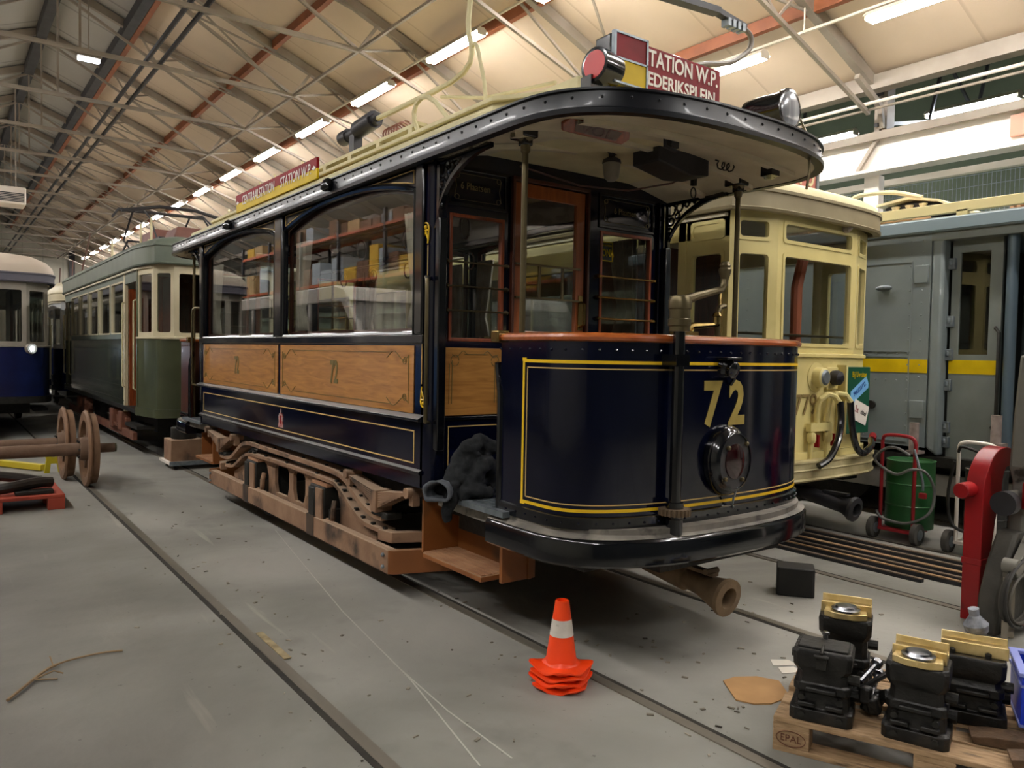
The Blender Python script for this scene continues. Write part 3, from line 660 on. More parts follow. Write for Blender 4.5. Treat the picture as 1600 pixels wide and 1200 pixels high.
for q in (-1, 1):
    d = MB()
    for x in (.62, .72): d.box(q*x-.04, q*x+.04, -1.9, .0, 3.215, 3.24)
    for y in (-1.8, -1.3, -.8, -.3): d.box(min(q*.58,q*.76), max(q*.58,q*.76), y-.03, y+.03, 3.15, 3.216)
    d.build('roof_duckboard', 'cream', H72)
for e in (-1, 1): MB().prism([(-.5,e*2.85),(-.5,e*3.28),(-.42,e*3.36),(.42,e*3.36),(.5,e*3.28),(.5,e*2.85)], 'z', 3.14, 3.235).build('roof_hood', 'cream', H72, bevel=.004)
# route board along the eaves
sb = MB().box(-1.045, -1.025, -.83, 1.20, 2.985, 3.07).build('route_board', 'syel', H72, bevel=.004)
MB().box(-1.047, -1.023, -.83, 1.20, 3.07, 3.155).build('upper_field', 'sred', sb, bevel=.003)
text_mb('CENTRAALSTATION', .125, .001, .78, shear=.12).xf(T(-1.05, .56, 3.075, 0, 0, -pi/2)).build('lettering', 'swht', sb)
text_mb('STATION W.P.', .125, .001, .86, shear=.12).xf(T(-1.05, -.38, 3.075, 0, 0, -pi/2)).build('lettering', 'swht', sb)
ar = MB()
for y, q in ((1.15, 1), (-.78, -1)):
    ar.prism([(y+q*.035,3.075),(y-q*.005,3.095),(y-q*.005,3.081),(y-q*.04,3.081),(y-q*.04,3.069),(y-q*.005,3.069),(y-q*.005,3.055)], 'x', -1.05, -1.047)
ar.build('arrow', 'swht', sb)
for y in (-1.2, 1.23):
    MB().lathe([(.045,0),(.05,.03),(.03,.075),(.012,.09)], (-1.088, y, 2.885), (-.6,0,-.45), 10).build('fascia_lamp', 'black', H72)
# bow collector, resistance drum, roof cable hoops
tb = MB().box(-.55, -.35, -.62, .02, 3.15, 3.30)
tb.build('collector_base', 'cream', H72, bevel=.01)
t2 = MB().tube([(-.45,.0,3.56),(-.45,-.68,3.60)], [.05,.05], 12).cyl((-.45,-.62,3.605),(-.45,-.30,3.585),.075,12).cyl((-.45,-.12,3.57),(-.45,.02,3.57),.065,12).box(-.49,-.41,-.30,-.20,3.3,3.56)
t2.build('collector_spring', 'dark_steel', H72)
bw = MB().tube([(-.45,-.6,3.60),(-.45,-1.0,3.592),(-.45,-1.55,3.585),(-.45,-1.85,3.59),(-.45,-2.0,3.615),(-.45,-2.08,3.66),(-.45,-2.10,3.72),(-.45,-2.085,3.80),(-.45,-2.06,3.86),(-.45,-2.05,3.95),(-.45,-2.08,4.15),(-.44,-2.14,4.35)], [.022]*3+[.019]*9, 8)
bw.tube([(-.45,-2.10,3.76),(-.45,-2.14,3.775),(-.45,-2.17,3.74),(-.45,-2.26,3.48),(-.45,-2.275,3.40),(-.45,-2.28,3.15)], .014, 8)
bw.tube([(-.45,-1.7,3.52),(-.4,-2.2,3.40),(-.35,-2.9,3.33)], .012, 6)
bw.build('bow_collector', 'cream', H72)
hp = MB().tube([(-.77,-1.99,3.13),(-.77,-1.93,3.17),(-.77,-1.88,3.24),(-.77,-1.87,3.30),(-.77,-1.90,3.355),(-.77,-1.97,3.38),(-.77,-2.07,3.36),(-.77,-2.17,3.30),(-.77,-2.26,3.22),(-.77,-2.32,3.165),(-.77,-2.40,3.145)], .017, 8)
hp.build('cable_hoop', 'cream', H72)
rd = MB(); rd.tube([(-.45+.065*cos(k*.5), -.88-.0075*k/2, 3.40+.065*sin(k*.5)) for k in range(80)], .007, 5)
rd.build('resistance_coil', mat('copper_brown', '#7a4a38', .45, .3), H72)
MB().box(-.52,-.38,-1.25,-.80,3.15,3.34).build('resistance_box', 'cream', H72, bevel=.008)
MB().box(-.62,-.3,.15,.75,3.15,3.26).box(-.66,-.26,.10,.80,3.26,3.28).build('roof_box', 'cream', H72, bevel=.008)
for y in (1.4, 2.2, 2.7):
    MB().tube([(-.3,y,3.15),(-.32,y-.1,3.4),(-.38,y-.25,3.52),(-.45,y-.4,3.55)], .01, 6).build('roof_cable', 'cream', H72)
# route box and lamps over the front canopy
# route box, lens lamp and headlamp on the front canopy
fb = MB().box(-.66, .20, -3.72, -3.60, 3.0, 3.30).build('route_box', 'black', H72, bevel=.01)
rd_ = MB().box(-.44, .19, -3.73, -3.722, 3.065, 3.29).build('destination_board', 'sred', fb, bevel=.002)
MB().box(-.66, .19, -3.73, -3.722, 2.985, 3.063).build('lower_board', 'syel', fb, bevel=.002)
text_mb('STATION W.P.', .118, .0015, .80, bold=.002).xf(T(-.135, -3.7315, 3.228)).build('lettering', 'swht', rd_)
text_mb('FREDERIKSPLEIN', .098, .0015, .90, align='RIGHT', bold=.002).xf(T(.15, -3.7315, 3.12)).build('lettering', 'swht', rd_)
MB().box(-.67, -.445, -3.765, -3.75, 3.165, 3.285).build('red_flag_plate', 'sred', fb, bevel=.002)
MB().box(-.67, -.445, -3.765, -3.75, 3.045, 3.158).build('yellow_flag_plate', 'syel', fb, bevel=.002)
fm = MB()
for x in (-.673, -.443): fm.box(x-.006, x+.006, -3.77, -3.745, 3.035, 3.29)
for z in (3.04, 3.1615, 3.29): fm.box(-.68, -.437, -3.77, -3.745, z-.005, z+.005)
fm.build('plate_frame', 'galv', fb)
dd = Vector((-1, -.12, 0.03))
l = MB().lathe([(.05,-.17),(.085,-.13),(.09,-.02),(.088,0),(.088,.012),(.072,.014)], (-.76,-3.72,3.11), dd, 20).box(-.79,-.71,-3.72,-3.64,2.95,3.06)
l = l.build('signal_lamp', 'black', H72); MB().lathe([(.072,0),(.07,.003)], Vector((-.76,-3.72,3.11))+dd.normalized()*.012, dd, 20).build('red_lens', 'redlens', l)
hd_ = Vector((.06, -1, 0)).normalized(); c0 = Vector((.37, -3.84, 3.035))
l = MB().lathe([(.07,-.04),(.10,-.03),(.105,.02),(.106,.20),(.115,.205),(.115,.225),(.102,.228)], c0, hd_, 24).box(.31,.44,-3.98,-3.86,2.90,2.96)
l = l.build('headlamp', 'black', H72); MB().lathe([(.101,0),(.08,.006),(.04,.01)], c0+hd_*.226, hd_, 24).build('lens', mat('ribbed_lens', '#c9ccd0', .15, .3, '#7d8085', 20, stretch=(1,1,.05)), l)
l = MB().lathe([(.03,-.06),(.055,-.03),(.06,0),(.05,.01)], (.47,-3.98,3.0), (.6,-.75,.1), 16).box(.44,.52,-4.02,-3.94,2.86,2.96)
l.build('lower_lamp', 'dark_steel', H72)
MB().tube([(.2,-3.66,3.03),(.33,-3.75,2.99),(.45,-3.9,3.04),(.55,-4.02,3.02),(.58,-4.06,2.9),(.58,-4.07,2.72),(.57,-4.06,2.62)], .008, 6).build('lamp_cable', 'bronze', H72)
# --- both platforms
for e in (-1, 1):
    def B(mb, name, m, par=H72, **k): return (mb if e < 0 else mb.flip()).build(name, m, par, **k)
    outl = FEN; B(MB().prism([(p[0]*.95, min(p[1], -2.55)*1.0+.03) for p in outl]+[(.95,-2.57),(-.95,-2.57)], 'z', .70, .79), 'platform_floor', 'dust_or_sheen')
    dm = MB().sweep(DASH, [(0,.785),(0,1.72),(-.03,1.72),(-.03,.785)])
    k = int(DL/.085)
    for i in range(k+1):
        p, n = dP.at(DL*i/k)
        for z in (1.675,): dm.ball((p.x+n.x*.001,p.y+n.y*.001,z), .0075, 6, 4)
    for i in range(k//2*2+1):
        p, n = dP.at(DL*i/(k//2*2)); dm.ball((p.x+n.x*.016,p.y+n.y*.016,.815), .006, 6, 4)
    dash = B(dm, 'dash_panel', 'navy' if e < 0 else 'mahogd')
    B(MB().sweep(DASH, [(0,.785),(.014,.785),(.014,.842),(0,.85)]), 'dash_foot_strip', 'black', dash)
    oc = [(.002+.034*cos(2*pi*j/10)-.015, 1.738+.024*sin(2*pi*j/10)) for j in range(10)]
    B(MB().sweep(DASH, oc), 'dash_rail', 'railwood')
    for s in (-1, 1):
        B(MB().box(s*.97-.04, s*.97+.04, -3.26, -3.19, 1.71, 1.775), 'rail_bracket', 'brass', bevel=.008)
        B(MB().lathe([(.022,0),(.022,.03),(.017,.035),(.017,1.93),(.026,1.94),(.03,1.99),(.05,2.02),(.05,2.06)], (s*.90,-3.33,.79), (0,0,1), 12), 'platform_pole', 'bronze')
        B(MB().box(s*.90-.05, s*.90+.05, -3.38, -3.25, 2.80, 2.87).box(s*.9-.03, s*.9+.03, -3.36, -3.30, 2.76, 2.80), 'pole_socket', 'black', bevel=.008)
        # black round edging of the dash at the entrance
        B(MB().tube([(s*.97,-3.24,.80),(s*.97,-3.24,1.42),(s*.965,-3.22,1.5),(s*.95,-3.19,1.56),(s*.955,-3.19,1.6)], .02, 8), 'dash_edge', 'black')
    # yellow double lining
    a, b = .20, DL-.20
    ln = MB(); sub = dP.sub(a, b, 60); ln.sweep(sub, [(.0005,1.606),(.0025,1.606),(.0025,1.622),(.0005,1.622)]).sweep(sub, [(.0005,.868),(.0025,.868),(.0025,.884),(.0005,.884)])
    for d in (a, b-.016): ln.sweep(dP.sub(d, d+.016, 2), [(.0005,.868),(.0026,.868),(.0026,1.622),(.0005,1.622)])
    for d in (a, b-.024):
        for z in (1.612, .862): ln.sweep(dP.sub(d-.004, d+.03, 3), [(.0005,z),(.0027,z),(.0027,z+.018),(.0005,z+.018)])
    if e < 0: B(ln, 'yellow_lining', 'yellow', dash)
    ln = MB(); sub = dP.sub(a+.035, b-.035, 60)
    for z in (1.578, .902): ln.sweep(sub, [(.0005,z),(.002,z),(.002,z+.006),(.0005,z+.006)])
    for d in (a+.035, b-.041): ln.sweep(dP.sub(d, d+.006, 2), [(.0005,.902),(.002,.902),(.002,1.584),(.0005,1.584)])
    if e < 0: B(ln, 'thin_lining', 'palegold', dash)
    if e < 0:
        for ch, x in (('7', -.145), ('2', .06)):
            q = text_mb(ch, .32, .001, .86, bold=.011); # thicken the strokes of the figure
            B(dP.wrap(q, DC+x, 1.392, .003), 'gold_number', 'gold', dash)
    # round lamp hood with a dark red lens
    c = Vector((-.035, dP.y_at(-.035), 1.098))
    hb = B(MB().lathe([(.192,0),(.192,.02),(.18,.05),(.16,.075),(.148,.08),(.148,.07)], c, (0,-1,0), 36, .86, 1), 'dash_lamp', 'black')
    B(MB().lathe([(.15,0),(.15,.006)], c+Vector((0,-.066,0)), (0,-1,0), 30, .86, 1), 'peeling_plate', mat('peeling_black', '#1a1a1c', .5, 0, '#3c3a3a', 9, lo=.5, hi=.56), hb)
    B(MB().lathe([(.092,0),(.09,.008),(.05,.018)], c+Vector((.0,-.07,0)), (0,-1,0), 24, .86, 1.05), 'dark_red_lens', mat('dark_red_glass', '#26060a', .15, coat=.6), hb)
    kn = MB()
    for x, z in ((-.06,.075),(.09,.09),(-.08,-.09),(.06,-.1)): kn.lathe([(.012,0),(.012,.016),(.006,.02)], c+Vector((x,-.07,z)), (0,-1,0), 8)
    B(kn, 'lens_clips', 'bronze', hb)
    B(MB().tube([c+Vector((.03,-.07,-.14)), c+Vector((.03,-.05,-.2)), c+Vector((.045,-.03,-.245)), c+Vector((.07,-.02,-.262))], .006, 6), 'lamp_wire', 'galv', hb)
    # plug socket above the number
    c = Vector((-.06, dP.y_at(-.06), 1.60))
    B(MB().lathe([(.055,0),(.055,.03),(.04,.05),(.046,.075),(.02,.09)], c, (0,-1,-.25), 14).box(c.x-.06,c.x+.06,c.y-.075,c.y,c.z+.035,c.z+.052).tube([c+Vector((.05,-.04,0)),c+Vector((.055,-.03,-.07)),c+Vector((.05,-.01,-.1))],.01,6), 'power_socket', 'black', bevel=.004)
    # hand brake column outside the dash, with its gear wheel and swan-neck handle
    x = -.455; y = dP.y_at(x)-.055
    col = B(MB().cyl((x,y,.74), (x,y,1.80), .03, 14).box(x-.05, x+.05, y-.03, y+.08, 1.60, 1.66), 'brake_column', 'black', bevel=0)
    gp = MB(); N = 22; gpoly = []
    for i in range(N*2):
        r = .082 if i % 2 else .07; a1 = 2*pi*i/(N*2); gpoly += [(x+r*cos(a1-.05), y+r*sin(a1-.05)), (x+r*cos(a1+.05), y+r*sin(a1+.05))]
    B(gp.prism(gpoly, 'z', .852, .885), 'gear_wheel', mat('worn_gear_wood', '#5d4b36', .6), col)
    B(MB().cyl((x,y,.885), (x,y,.915), .045, 14), 'gear_boss', 'black', col); B(MB().cyl((x,y,.74), (x,y,.83), .042, 14), 'column_foot', 'black', col)
    hub = MB().lathe([(.052,1.775),(.052,1.80),(.058,1.805),(.058,1.835),(.053,1.84),(.053,1.885),(.058,1.89),(.058,1.93),(.05,1.95),(.02,1.957)], (x,y,0), (0,0,1), 18)
    if e < 0: hub.tube([(x+.015,y,1.925),(x+.10,y-.01,1.955),(x+.22,y-.02,1.985),(x+.285,y-.025,2.0),(x+.305,y-.026,2.03),(x+.308,y-.026,2.06)], [.03,.022,.019,.018,.018,.02], 10).lathe([(.02,0),(.03,.03),(.034,.05),(.026,.06),(.03,.07),(.02,.09)], (x+.308,y-.026,2.055), (0,0,1), 12)
    B(hub, 'brake_handle', 'bronze', col)
    cb = B(MB().box(.06, .36, -3.62, -3.42, .79, 1.74), 'controller', 'black', bevel=.03)
    B(MB().box(.08,.22,-3.6,-3.5,1.74,1.80).tube([(.15,-3.55,1.80),(.2,-3.57,1.835),(.33,-3.6,1.845),(.38,-3.61,1.85)], [.03,.022,.016,.016], 8).lathe([(.015,0),(.026,.01),(.024,.055),(.03,.06),(.02,.08)], (.37,-3.61,1.84), (0,0,1), 10), 'controller_handle', 'brass', cb)
    B(MB().tube([(.45,-3.55,1.74),(.45,-3.55,1.92),(.47,-3.55,1.96),(.52,-3.55,1.97)], .016, 8), 'brake_valve_lever', 'bronze', H72)
    # wooden fender and frame under the platform
    B(MB().sweep(FEN, [(-.30,.60),(-.02,.605),(0,.62),(.0,.725),(-.012,.745),(-.03,.755),(-.14,.79),(-.30,.79)]), 'fender_beam', 'black')
    B(MB().sweep(FEN, [(-.135,.7905),(-.03,.7565),(-.010,.7475),(-.010,.749),(-.03,.759),(-.13,.7935)]), 'fender_top', 'dust_or_sheen')
    B(MB().box(-.75, .75, -3.7, -2.5, .52, .62).box(-.5, .5, -4.0, -3.6, .55, .61), 'platform_frame', 'blackm')
    # coupler
    cp = MB().cyl((0,-2.9,.50), (0,-3.55,.42), .05, 12).cyl((0,-3.45,.43), (0,-3.75,.385), .075, 14)
    cp.lathe([(.055,0),(.06,.14),(.075,.20),(.098,.29),(.105,.30),(.105,.325),(.06,.33),(.05,.25)], (0,-3.72,.39), (0,-.97,-.14), 24)
    cp.bar((0,-3.70,.46),(0,-3.95,.45),.05,.02).cyl((-.05,-3.92,.465),(.05,-3.92,.465),.018,8).bar((.03,-3.6,.44),(.03,-3.75,.47),.03)
    cq = B(cp, 'coupler', mat('brown_grey_iron', '#7d674c', .7, 0, '#66523b', 7, bump=.2) if e < 0 else 'blackm')
    B(MB().tube([(-.1,-3.0,.55),(-.35,-3.3,.46),(-.45,-3.5,.50),(-.2,-3.6,.56)], .012, 6), 'brake_hose', 'blackm')
    for s in (-1, 1):   # entrance steps and grating
        X0, X1 = (s*1.04, s*.66)
        x_ = lambda a: s*a
        st = B(MB().prism([(x_(.95),-3.05),(x_(.68),-3.05),(x_(.68),-2.36),(x_(.93),-2.36),(x_(.95),-2.39)], 'z', .335, .365), 'step_board', 'brown', bevel=.004)
        sl = MB()
        for i in range(6): q = .935-.043*i; sl.box(min(x_(q),x_(q-.032)), max(x_(q),x_(q-.032)), -3.03, -2.38, .365, .37)
        B(sl, 'step_slats', 'brownlt', st)
        B(MB().box(min(x_(.655),x_(.675)), max(x_(.655),x_(.675)), -3.14, -2.36, .335, .765), 'step_back', 'brown', st)
        B(MB().prism([(x_(.94),.365),(x_(.66),.365),(x_(.66),.77),(x_(.94),.77)], 'y', -2.375, -2.355), 'step_side', 'brown', st)
        B(MB().prism([(x_(.86),.335),(x_(.62),.335),(x_(.62),.64),(x_(.86),.62)], 'y', -3.13, -3.105), 'step_side', 'brown', st)
        gr = MB(); gr.box(min(x_(.98),x_(1.03)), max(x_(.98),x_(1.03)), -3.36, -2.58, .772, .803).box(min(x_(.72),x_(.75)), max(x_(.72),x_(.75)), -3.2, -2.6, .79, .80)
        y = -3.30
        while y < -2.62: gr.box(min(x_(.75),x_(.99)), max(x_(.75),x_(.99)), y, y+.022, .79, .80); y += .04
        B(gr, 'entrance_grating', 'galv')
    # under the canopy: switch box, lamp, bell pull, notice and coil
    B(MB().prism([(0.03,-.0),(.49,0),(.49,-.14),(.3,-.16),(0.03,-.11)], 'y', -3.42, -3.2).xf(T(.0,0,2.93)), 'switch_box', 'dark_steel', bevel=.01)
    lm = B(MB().lathe([(.06,0),(.06,.015),(.02,.03),(.02,.05),(.055,.07),(.06,.09)], (-.05,-3.1,2.935), (0,0,-1), 16).tube([(-.05,-3.1,2.9),(-.15,-3.12,2.93)],.01,6).tube([(-.05,-3.1,2.9),(.1,-3.1,2.945)],.01,6), 'platform_lamp', 'dark_steel')
    B(MB().lathe([(.052,.0),(.055,.02),(.045,.09),(.025,.11)], (-.05,-3.1,2.845), (0,0,-1), 16), 'lamp_glass', mat('frosted_glass', '#8f887a', .3), lm)
    B(MB().tube([(-.5,-2.75,2.82),(-.05,-2.8,2.755),(.25,-2.95,2.74),(.5,-3.1,2.80),(.6,-3.2,2.87)], .006, 6), 'bell_cord', 'mahogd')
    B(MB().box(.58,.61,-3.22,-3.19,2.78,2.93).bar((.6,-3.2,2.90),(.6,-3.32,2.87),.02).tube([(.6+.025*sin(k*.6),-3.2,2.735+.035*cos(k*.6)) for k in range(11)],.005,5), 'bell_lever', 'blackm')
    B(MB().tube([(.45,-3.5,2.87)]+[(.48+.008*k,-3.5+.02*sin(k*1.1),2.845+.025*cos(k*1.1)) for k in range(18)]+[(.72,-3.6,2.85)], .005, 5), 'coiled_lead', 'blackm')
    B(MB().box(-.19,-.13,-3.72,-3.68,2.80,2.88).tube([(-.22,-3.7,2.87),(-.22,-3.7,2.80),(-.14,-3.7,2.79)],.012,6), 'hinged_latch', 'dark_steel')
    for y in (-3.6,): B(MB().cyl((.86,y,2.80),(.86,y,2.84),.035,10).box(.66,.74,-3.76,-3.68,2.77,2.85), 'ceiling_boss', 'black')
    if e < 0:
        nb = MB().prism([(-.94,-.035),(-.54,-.035),(-.50,-.0),(-.52,.04),(-.92,.04),(-.96,0)], 'y', -.01, .01); nb.xf(T(0,-3.70,2.79,.62)); nb = nb.build('full_notice', 'mahog', H72, bevel=.004)
        text_mb('VOL', .07, .001, 1.7).xf(T(-.73,-3.70,2.79,.62)@T(0,-.0135,0)).build('lettering', 'mahogd', nb)
        MB().prism([(-.87,-.022),(-.59,-.022),(-.57,.028),(-.89,.028)], 'y', -.0125, -.0105).xf(T(0,-3.70,2.79,.62)).build('pale_field', mat('faded_card', '#6d5a50', .6), nb)
# --- the truck underneath
WY = (-.82, .80)
for y in WY:
    for s in (-1, 1):
        w = MB().lathe([(.05,-.06),(.30,-.055),(.37,-.07),(.375,-.03),(.375,.055),(.385,.06),(.388,.075),(.36,.08),(.30,.02),(.10,.03),(.05,.06)], (s*.79, y, .40), (-s,0,0), 32)
        w.build('wheel', 'blackm', H72)
    MB().cyl((-.95,y,.40),(.95,y,.40),.06,14).build('axle', 'blackm', H72)
    MB().box(-.5,.5,y-.5 if y > 0 else y+.1,y-.1 if y > 0 else y+.5,.22,.60).build('traction_motor', 'blackm', H72, bevel=.06)
def strip(ctr, th, x0, x1):
    """bar of constant thickness bent along a (y,z) centre line"""
    L_, R_ = [], []
    for i, p in enumerate(ctr):
        a = Vector(ctr[max(i-1,0)]); b = Vector(ctr[min(i+1,len(ctr)-1)]); d = (b-a).normalized(); n = Vector((-d.y,d.x))*th/2
        L_.append((p[0]+n.x,p[1]+n.y)); R_.append((p[0]-n.x,p[1]-n.y))
    return MB().prism(L_+R_[::-1], 'x', x0, x1)
def smooth(P, k=6):
    out = []
    for i in range(len(P)-1):
        p0 = P[max(i-1,0)]; p1 = P[i]; p2 = P[i+1]; p3 = P[min(i+2,len(P)-1)]
        for j in range(k):
            t = j/k; out.append(tuple(.5*((2*p1[c])+(-p0[c]+p2[c])*t+(2*p0[c]-5*p1[c]+4*p2[c]-p3[c])*t*t+(-p0[c]+3*p1[c]-3*p2[c]+p3[c])*t**3) for c in range(len(p1))))
    return out+[tuple(P[-1])]
for s in (-1, 1):
    X = lambda a, b: (s*a, s*b) if s > 0 else (s*b, s*a)
    up_ = smooth([(-1.90,.50),(-1.78,.50),(-1.62,.53),(-1.45,.60),(-1.28,.685),(-1.05,.715),(-.4,.722),(.6,.725),(.95,.725),(1.15,.69),(1.35,.60),(1.5,.53),(1.65,.50),(1.88,.50)])
    strip(up_, .035, *X(.88, 1.00)).build('upper_arch_beam', 'tan', H72)
    lo_ = smooth([(-1.88,.405),(-1.6,.41),(-1.42,.46),(-1.25,.545),(-1.12,.60),(-.95,.625),(0,.632),(.75,.62),(1.0,.61),(1.16,.57),(1.28,.52),(1.5,.43),(1.75,.41)])
    strip(lo_, .028, *X(.88, .985)).build('lower_arch_beam', 'tan', H72)
    bl = MB()
    for k in range(0, len(up_), 4): bl.box(*X(.955,.975), up_[k][0]-.014, up_[k][0]+.014, up_[k][1]+.015, up_[k][1]+.028)
    for k in range(0, len(lo_), 4): bl.box(*X(.945,.97), lo_[k][0]-.016, lo_[k][0]+.016, lo_[k][1]+.012, lo_[k][1]+.03)
    bl.build('beam_bolts', 'blackm', H72)
    m = MB()
    fr_ = [(-1.7,.30),(1.6,.30),(1.6,.36),(1.2,.50),(1.0,.60),(-1.0,.605),(-1.25,.50),(-1.5,.36),(-1.7,.34)]
    holes = []
    for y in WY: holes.append([(y-.25,.31),(y+.25,.31),(y+.25,.46),(y+.2,.55),(y+.1,.585),(y-.1,.585),(y-.2,.55),(y-.25,.46)])
    for a, b, c_ in ((-.36,-.22,-.08),(.02,.18,.38)): holes.append([(a+.04,.33),(c_-.04,.33),(c_,.42),(c_,.55),(c_-.04,.585),(a+.04,.585),(a,.55),(a,.42)])
    m.prism(fr_, 'x', *X(.90, .93), holes); m.build('truck_side_frame', 'tan', H72)
    for y in WY:
        bx_ = MB().box(*X(.86,1.02), y-.14, y+.14, .30, .575).box(*X(1.0,1.045), y+.0, y+.12, .32, .56).build('axle_box', 'blackm', H72, bevel=.012)
        MB().box(*X(1.02,1.034), y-.135, y-.005, .315, .56).build('axle_box_cover', 'tan', bx_)
        MB().box(*X(.94,1.0), y-.15, y+.15, .575, .595).build('axle_box_cap', 'brownlt', bx_)
        for q in (-1, 1):
            MB().cyl((s*.95,y+q*.2,.30),(s*.95,y+q*.2,.41),.05,10).build('coil_spring', 'blackm', H72)
            sh = MB()
            for k in range(7): sh.box(*X(.90,1.0), y+q*.17-.07, y+q*.17+.07, .235+.015*k, .245+.015*k)
            sh.build('leaf_pack', 'tan', H72)
            MB().tube([(s*.97,y+q*.24,.48),(s*.99,y+q*.26,.43),(s*.99,y+q*.25,.36),(s*.98,y+q*.22,.33)], .022, 8).build('spring_link', 'tan', H72)
    for yc in (-1.86, 1.82):          # elliptic end springs with scroll ends
        sp = MB()
        for k in range(8):
            hl_ = .46-.045*k
            sp.prism([(yc-hl_,.745-.016*k-.0*hl_),(yc,.685-.016*k),(yc+hl_,.745-.016*k),(yc+hl_,.733-.016*k),(yc,.673-.016*k),(yc-hl_,.733-.016*k)], 'x', *X(.93,1.03))
        for q in (-1, 1): sp.cyl((s*.92,yc+q*.46,.745),(s*1.045,yc+q*.46,.745),.035,12).bar((s*.985,yc+q*.47,.745),(s*.985,yc+q*.47,.66),.05)
        sp.build('leaf_spring', 'tan', H72)
        MB().box(*X(.915,1.045), yc-.04, yc+.04, .545, .70).build('spring_buckle', 'tan', H72, bevel=.006)
        MB().box(*X(.88,1.0), yc-.12, yc+.12, .50, .55).build('spring_seat', 'blackm', H72, bevel=.01)
    lb = MB().prism([(-2.10,.17),(2.06,.18),(2.06,.325),(-2.10,.33)], 'x', *X(1.02, 1.05)).prism([(-2.10,.17),(2.06,.18),(2.06,.325),(-2.10,.33)], 'x', *X(.98, 1.02))
    lb.build('lifeguard_beam', 'brown' if s > 0 else 'tan', H72, bevel=.005)
    for y in WY: MB().box(*X(.96,1.053), y-.02, y+.13, .172, .335).build('beam_hanger', 'stain', H72)
    for e in (-1, 1):
        MB().prism([(s*1.05,e*2.10),(s*1.02,e*2.13),(s*.45,e*2.32),(s*.45,e*2.29),(s*1.0,e*2.09)], 'z', .17, .33).build('lifeguard_end_board', 'brown', H72, bevel=.004)
        MB().prism([(s*1.0,e*1.85),(s*.97,e*2.0),(s*.6,e*2.15),(s*.6,e*2.10),(s*.90,e*1.97),(s*.93,e*1.85)], 'z', .345, .42).build('guard_lip', 'tan', H72, bevel=.006)
        bo = MB()
        for z in (.21, .29): bo.lathe([(.014,0),(.014,.012),(.008,.018)], (s*1.05,e*2.04,z), (s,0,0), 8); 
        bo.build('board_bolts', 'galv', H72)
MB().box(-.75,.75,-2.5,2.5,.60,.80).build('underframe', 'blackm', H72)
# ------------------------------------------------------------ the other trams
def wallseg(par, name, m, p, q, z0, z1, holes=(), th=.04, fm=None, fw=.025, pane='glass', fname='window_frame'):
    p = Vector(p); q = Vector(q); d = (q-p); L = d.length; d = d/L; n = Vector((d.y, -d.x))
    F = lambda u, z, w: (p.x+d.x*u+n.x*w, p.y+d.y*u+n.y*w, z)
    def rr(u0, u1, a, b, r=.03):
        o = []
        for cx, cz, a0 in ((u1-r, a+r, -90), (u1-r, b-r, 0), (u0+r, b-r, 90), (u0+r, a+r, 180)):
            for k in range(4): t = radians(a0+30*k); o.append((cx+r*cos(t), cz+r*sin(t)))
        return o
    H = [rr(*h) for h in holes]
    w = MB().prism([(0,z0),(L,z0),(L,z1),(0,z1)], 'x', -th, 0, H, fn=F).build(name, m, par)
    for h in holes:
        u0, u1, a, b = h
        if fm: MB().prism(rr(u0-.005, u1+.005, a-.005, b+.005), 'x', -th-.005, .008, [rr(u0+fw, u1-fw, a+fw, b-fw)], fn=F).build(fname, fm, w)
        if pane: MB().prism([(u0,a),(u1,a),(u1,b),(u0,b)], 'x', -th*.6, -th*.6+.004, fn=F).build('window_pane', pane, w)
    return w
def ringpath(front, L, grow=0):
    P = [(x, y) for x, y in front]; P = P+[(x, L-y) for x, y in reversed(P)]
    c = Vector((0, L/2)); out = []
    for x, y in P:
        hx = abs(x); out.append((x+math.copysign(grow, x) if hx > .7 else x*(1+grow*.6), y-grow if y < L/2 else y+grow))
    return out
def dome(par, ring, z, h, m, L):
    k = len(ring); V = []; S_ = [(1,0),(.97,.35),(.88,.62),(.7,.85),(.4,.97),(.0,1)]
    for s, t in S_:
        for x, y in ring:
            yy = max(min(y, L-.5), .5); V.append((x*s, yy+(y-yy)*s, z+h*t))
    F = [(i*k+j, i*k+(j+1) % k, (i+1)*k+(j+1) % k, (i+1)*k+j) for i in range(len(S_)-1) for j in range(k)]
    F.append(tuple(range(k))[::-1]); return MB().add(V, F).build('roof', m, par, ang=50)
def curve(front, k=8):
    return smooth(front, k)
